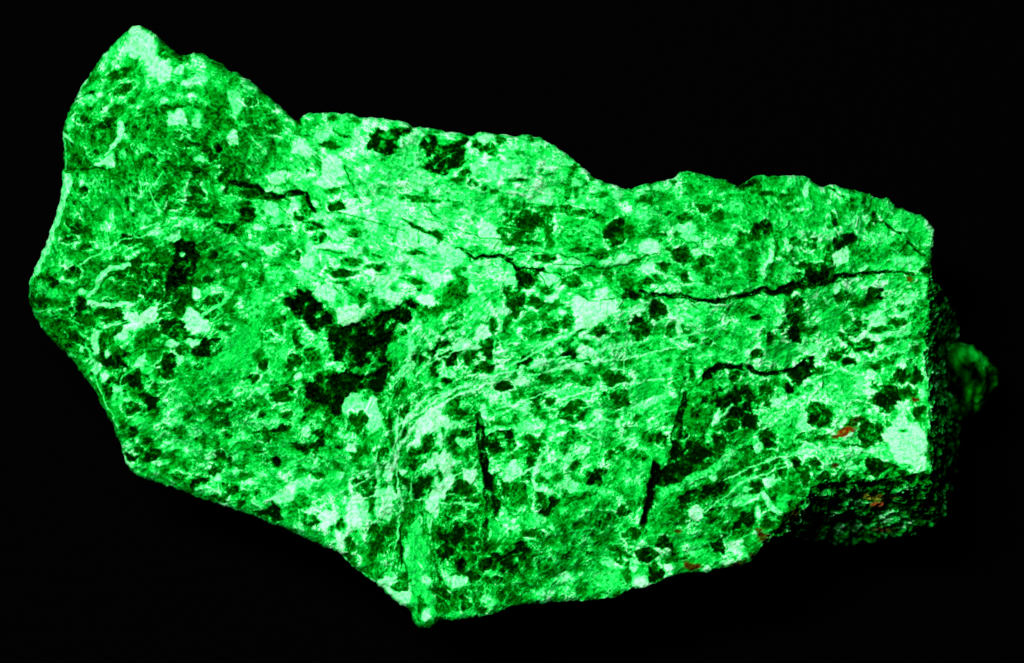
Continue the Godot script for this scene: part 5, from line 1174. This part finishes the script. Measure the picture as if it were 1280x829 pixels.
func cut_parts() -> void:
	var colour := PackedColorArray()
	var place := PackedVector3Array()
	var normal := PackedVector3Array()
	colour.resize(N)
	place.resize(N)
	normal.resize(N)
	for k in N:
		if inside[k] == 0:
			continue
		var c := ramp(tone[k])
		if tint_w[k] > 0.0:
			var x := tint_c[k].srgb_to_linear() * (0.07 + 0.34 * strand[k]) * (1.0 if height[k] > -40.0 else 6.5)
			c = c.lerp(x, clampf(tint_w[k] * (0.5 + fine[k] / 255.0), 0.0, 1.0))
		c.a = 1.0
		colour[k] = c
		place[k] = Vector3((pu[k] - 640.0) * K, (height[k] + THICK) * K, (pv[k] - 414.5) * K)
	for k in range(W + 1, N - W - 1):
		if inside[k] == 0:
			continue
		var l := height[k - 1] if inside[k - 1] else height[k]
		var r := height[k + 1] if inside[k + 1] else height[k]
		var u := height[k - W] if inside[k - W] else height[k]
		var d := height[k + W] if inside[k + W] else height[k]
		normal[k] = Vector3((l - r) * 0.5, 1.0, (u - d) * 0.5).normalized()
	# cells of the grid, each owned by the part that holds its first corner; loose crumbs go back to their neighbours
	var cell := PackedInt32Array()
	cell.resize(N)
	cell.fill(-1)
	for k in range(0, N - W - 1):
		if inside[k] and inside[k + 1] and inside[k + W] and inside[k + W + 1] and k % W < W - 1:
			cell[k] = owner_id[k]
	for pass_no in 3:
		join_crumbs(cell)
	var lists := []
	lists.resize(parts.size())
	for n in parts.size():
		lists[n] = PackedInt32Array()
	for k in N:
		if cell[k] >= 0:
			lists[cell[k]].append(k)
	var rock := Node3D.new()
	rock.name = "mineral_specimen"
	rock.set_meta("label", "broken chunk of rock glowing bright green with dark grains and black cracks")
	rock.set_meta("category", "rock")
	add_child(rock, true)
	var looks := {"rock_body": mineral(0.8), "dark_grain": mineral(0.6), "bright_crystal": mineral(0.7), "crack": mineral(1.0)}
	var stamp := PackedInt32Array()
	stamp.resize(N)
	stamp.fill(-1)
	for n in parts.size():
		var list: PackedInt32Array = lists[n]
		if list.is_empty():
			continue
		var vs := PackedVector3Array()
		var ns := PackedVector3Array()
		var cs := PackedColorArray()
		var ix := PackedInt32Array()
		var used := PackedInt32Array()
		for k in list:
			for q: int in [k, k + 1, k + W + 1, k + W]:
				if stamp[q] < 0:
					stamp[q] = vs.size()
					used.append(q)
					vs.append(place[q])
					ns.append(normal[q])
					cs.append(colour[q])
			var a := stamp[k]
			var b := stamp[k + 1]
			var c := stamp[k + W + 1]
			var d := stamp[k + W]
			ix.append_array(PackedInt32Array([a, b, c, a, c, d] if (k ^ (k / W)) & 1 else [a, b, d, b, c, d]))
		for q in used:
			stamp[q] = -1
		var kind: String = parts[n].kind
		add_part(rock, kind, vs, ns, cs, ix, looks.get(kind, looks.rock_body))
	underside(rock, looks.rock_body)
	knob(rock, looks.rock_body)


func add_part(rock: Node3D, called: String, vs: PackedVector3Array, ns: PackedVector3Array, cs: PackedColorArray, ix: PackedInt32Array, look: Material) -> MeshInstance3D:
	var arrays := []
	arrays.resize(Mesh.ARRAY_MAX)
	arrays[Mesh.ARRAY_VERTEX] = vs
	arrays[Mesh.ARRAY_NORMAL] = ns
	arrays[Mesh.ARRAY_COLOR] = cs
	arrays[Mesh.ARRAY_INDEX] = ix
	var mesh := ArrayMesh.new()
	mesh.add_surface_from_arrays(Mesh.PRIMITIVE_TRIANGLES, arrays)
	mesh.surface_set_material(0, look)
	var o := MeshInstance3D.new()
	o.name = called
	o.mesh = mesh
	rock.add_child(o, true)
	if called == "end_face":
		o.set_meta("label", "steep, nearly unlit ribbed face at the right end")
	elif called == "broken_face":
		o.set_meta("label", "dark ragged ledge below the bright face at lower right")
	return o


func join_crumbs(cell: PackedInt32Array) -> void:
	# each part keeps its largest connected piece; the other pieces join what surrounds them
	var seen := PackedByteArray()
	seen.resize(N)
	var largest := {}
	var pieces := []
	for start in N:
		if cell[start] < 0 or seen[start]:
			continue
		var id := cell[start]
		var piece := PackedInt32Array([start])
		seen[start] = 1
		var at := 0
		var beside := {}
		while at < piece.size():
			var k := piece[at]
			at += 1
			for q: int in [k - 1, k + 1, k - W, k + W]:
				if q < 0 or q >= N or cell[q] < 0:
					continue
				if cell[q] != id:
					beside[cell[q]] = beside.get(cell[q], 0) + 1
				elif not seen[q]:
					seen[q] = 1
					piece.append(q)
		pieces.append([id, piece, beside])
		if not largest.has(id) or pieces[largest[id]][1].size() < piece.size():
			largest[id] = pieces.size() - 1
	for n in pieces.size():
		var id: int = pieces[n][0]
		var piece: PackedInt32Array = pieces[n][1]
		if largest[id] == n and (id < 3 or piece.size() >= 45):
			continue
		var to := 0
		var most := 0
		for b: int in pieces[n][2]:
			var score: int = pieces[n][2][b]
			if score > most:
				most = score
				to = b
		for k in piece:
			cell[k] = to


func underside(rock: Node3D, look: Material) -> void:
	# the hidden flanks and the base on which the rock stands
	var n := FastNoiseLite.new()
	n.seed = 51
	n.frequency = 0.02
	n.fractal_octaves = 4
	var ring := PackedVector2Array()
	for i in range(0, outline.size(), 2):
		ring.append(outline[i])
	var count := ring.size()
	var centre := Vector2(620, 430)
	var shrink := [0.0035, 0.012, 0.045, 0.10, 0.17, 0.30, 1.0]
	var level := [-3.0, -28.0, -110.0, -200.0, -280.0, -328.0, -328.0]
	var st := SurfaceTool.new()
	st.begin(Mesh.PRIMITIVE_TRIANGLES)
	for l in level.size():
		for i in count:
			var p := ring[i]
			var top := 1e9
			for reach in [4, 9, 16]:
				for dj in range(-reach, reach + 1):
					for di in range(-reach, reach + 1):
						var k := clampi(int(p.y) - V0 + dj, 0, H - 1) * W + clampi(int(p.x) - U0 + di, 0, W - 1)
						if inside[k] == 1:
							top = minf(top, height[k])
				if top < 1e8:
					break
			if top > 1e8:
				top = -60.0
			var z := clampf(minf(top - 3.0 - l * 6.0, level[l]) if l > 0 else top - 3.0, -328.0, 40.0)
			var q := p.lerp(centre, shrink[l])
			var push := n.get_noise_3d(q.x, q.y, z) * (14.0 if l > 1 and l < 5 else 0.0)
			q += (q - centre).normalized() * minf(0.0, push)
			st.set_color(ramp(0.42 + 0.5 * n.get_noise_3d(q.x * 4.0, q.y * 4.0, z * 4.0)))
			st.add_vertex(Vector3((q.x - 640.0) * K, (z + THICK) * K, (q.y - 414.5) * K))
	for l in level.size() - 1:
		for i in count:
			var j := (i + 1) % count
			for q: int in [l * count + i, (l + 1) * count + i, l * count + j, l * count + j, (l + 1) * count + i, (l + 1) * count + j]:
				st.add_index(q)
	st.generate_normals()
	var mesh := st.commit()
	mesh.surface_set_material(0, look)
	var o := MeshInstance3D.new()
	o.name = "base"
	o.mesh = mesh
	rock.add_child(o, true)


func knob(rock: Node3D, look: Material) -> void:
	# the low lump that sticks out behind the right-hand face, near the cloth
	var n := FastNoiseLite.new()
	n.seed = 61
	n.frequency = 0.03
	n.fractal_octaves = 4
	var st := SurfaceTool.new()
	st.begin(Mesh.PRIMITIVE_TRIANGLES)
	var rows := 64
	var cols := 96
	for j in rows + 1:
		for i in cols + 1:
			var a := TAU * i / cols
			var b := PI * j / rows
			var d := Vector3(sin(b) * cos(a), cos(b), sin(b) * sin(a))
			var e := Vector3(signf(d.x) * pow(absf(d.x), 0.75), signf(d.y) * pow(absf(d.y), 0.8), signf(d.z) * pow(absf(d.z), 0.75))
			var r := 1.0 + 0.34 * n.get_noise_3dv(d * 26.0) + 0.16 * n.get_noise_3dv(d * 75.0) + 0.05 * n.get_noise_3dv(d * 260.0)
			var p := Vector3(1232, -228, 482) + e * Vector3(49, 80, 48) * r
			p.z += (p.x - 1228.0) * 0.22
			p.x = 1200.0 + (p.x - 1200.0) * (1.0 - 0.55 * smooth(470.0, 540.0, p.z))
			var t := 0.10 + 0.30 * smooth(475.0, 445.0, p.z - (p.x - 1240.0) * 0.3) + 0.45 * n.get_noise_3d(p.x * 2.2, p.y, p.z * 0.8)
			st.set_color(ramp(t))
			st.add_vertex(Vector3((p.x - 640.0) * K, maxf(p.y + THICK, 1.0) * K, (p.z - 414.5) * K))
	for j in rows:
		for i in cols:
			var q := j * (cols + 1) + i
			for k: int in [q, q + 1, q + cols + 1, q + 1, q + cols + 2, q + cols + 1]:
				st.add_index(k)
	st.generate_normals()
	var mesh := st.commit()
	mesh.surface_set_material(0, look)
	var o := MeshInstance3D.new()
	o.name = "knob"
	o.mesh = mesh
	o.set_meta("label", "low dim lump sticking out beyond the right face")
	rock.add_child(o, true)
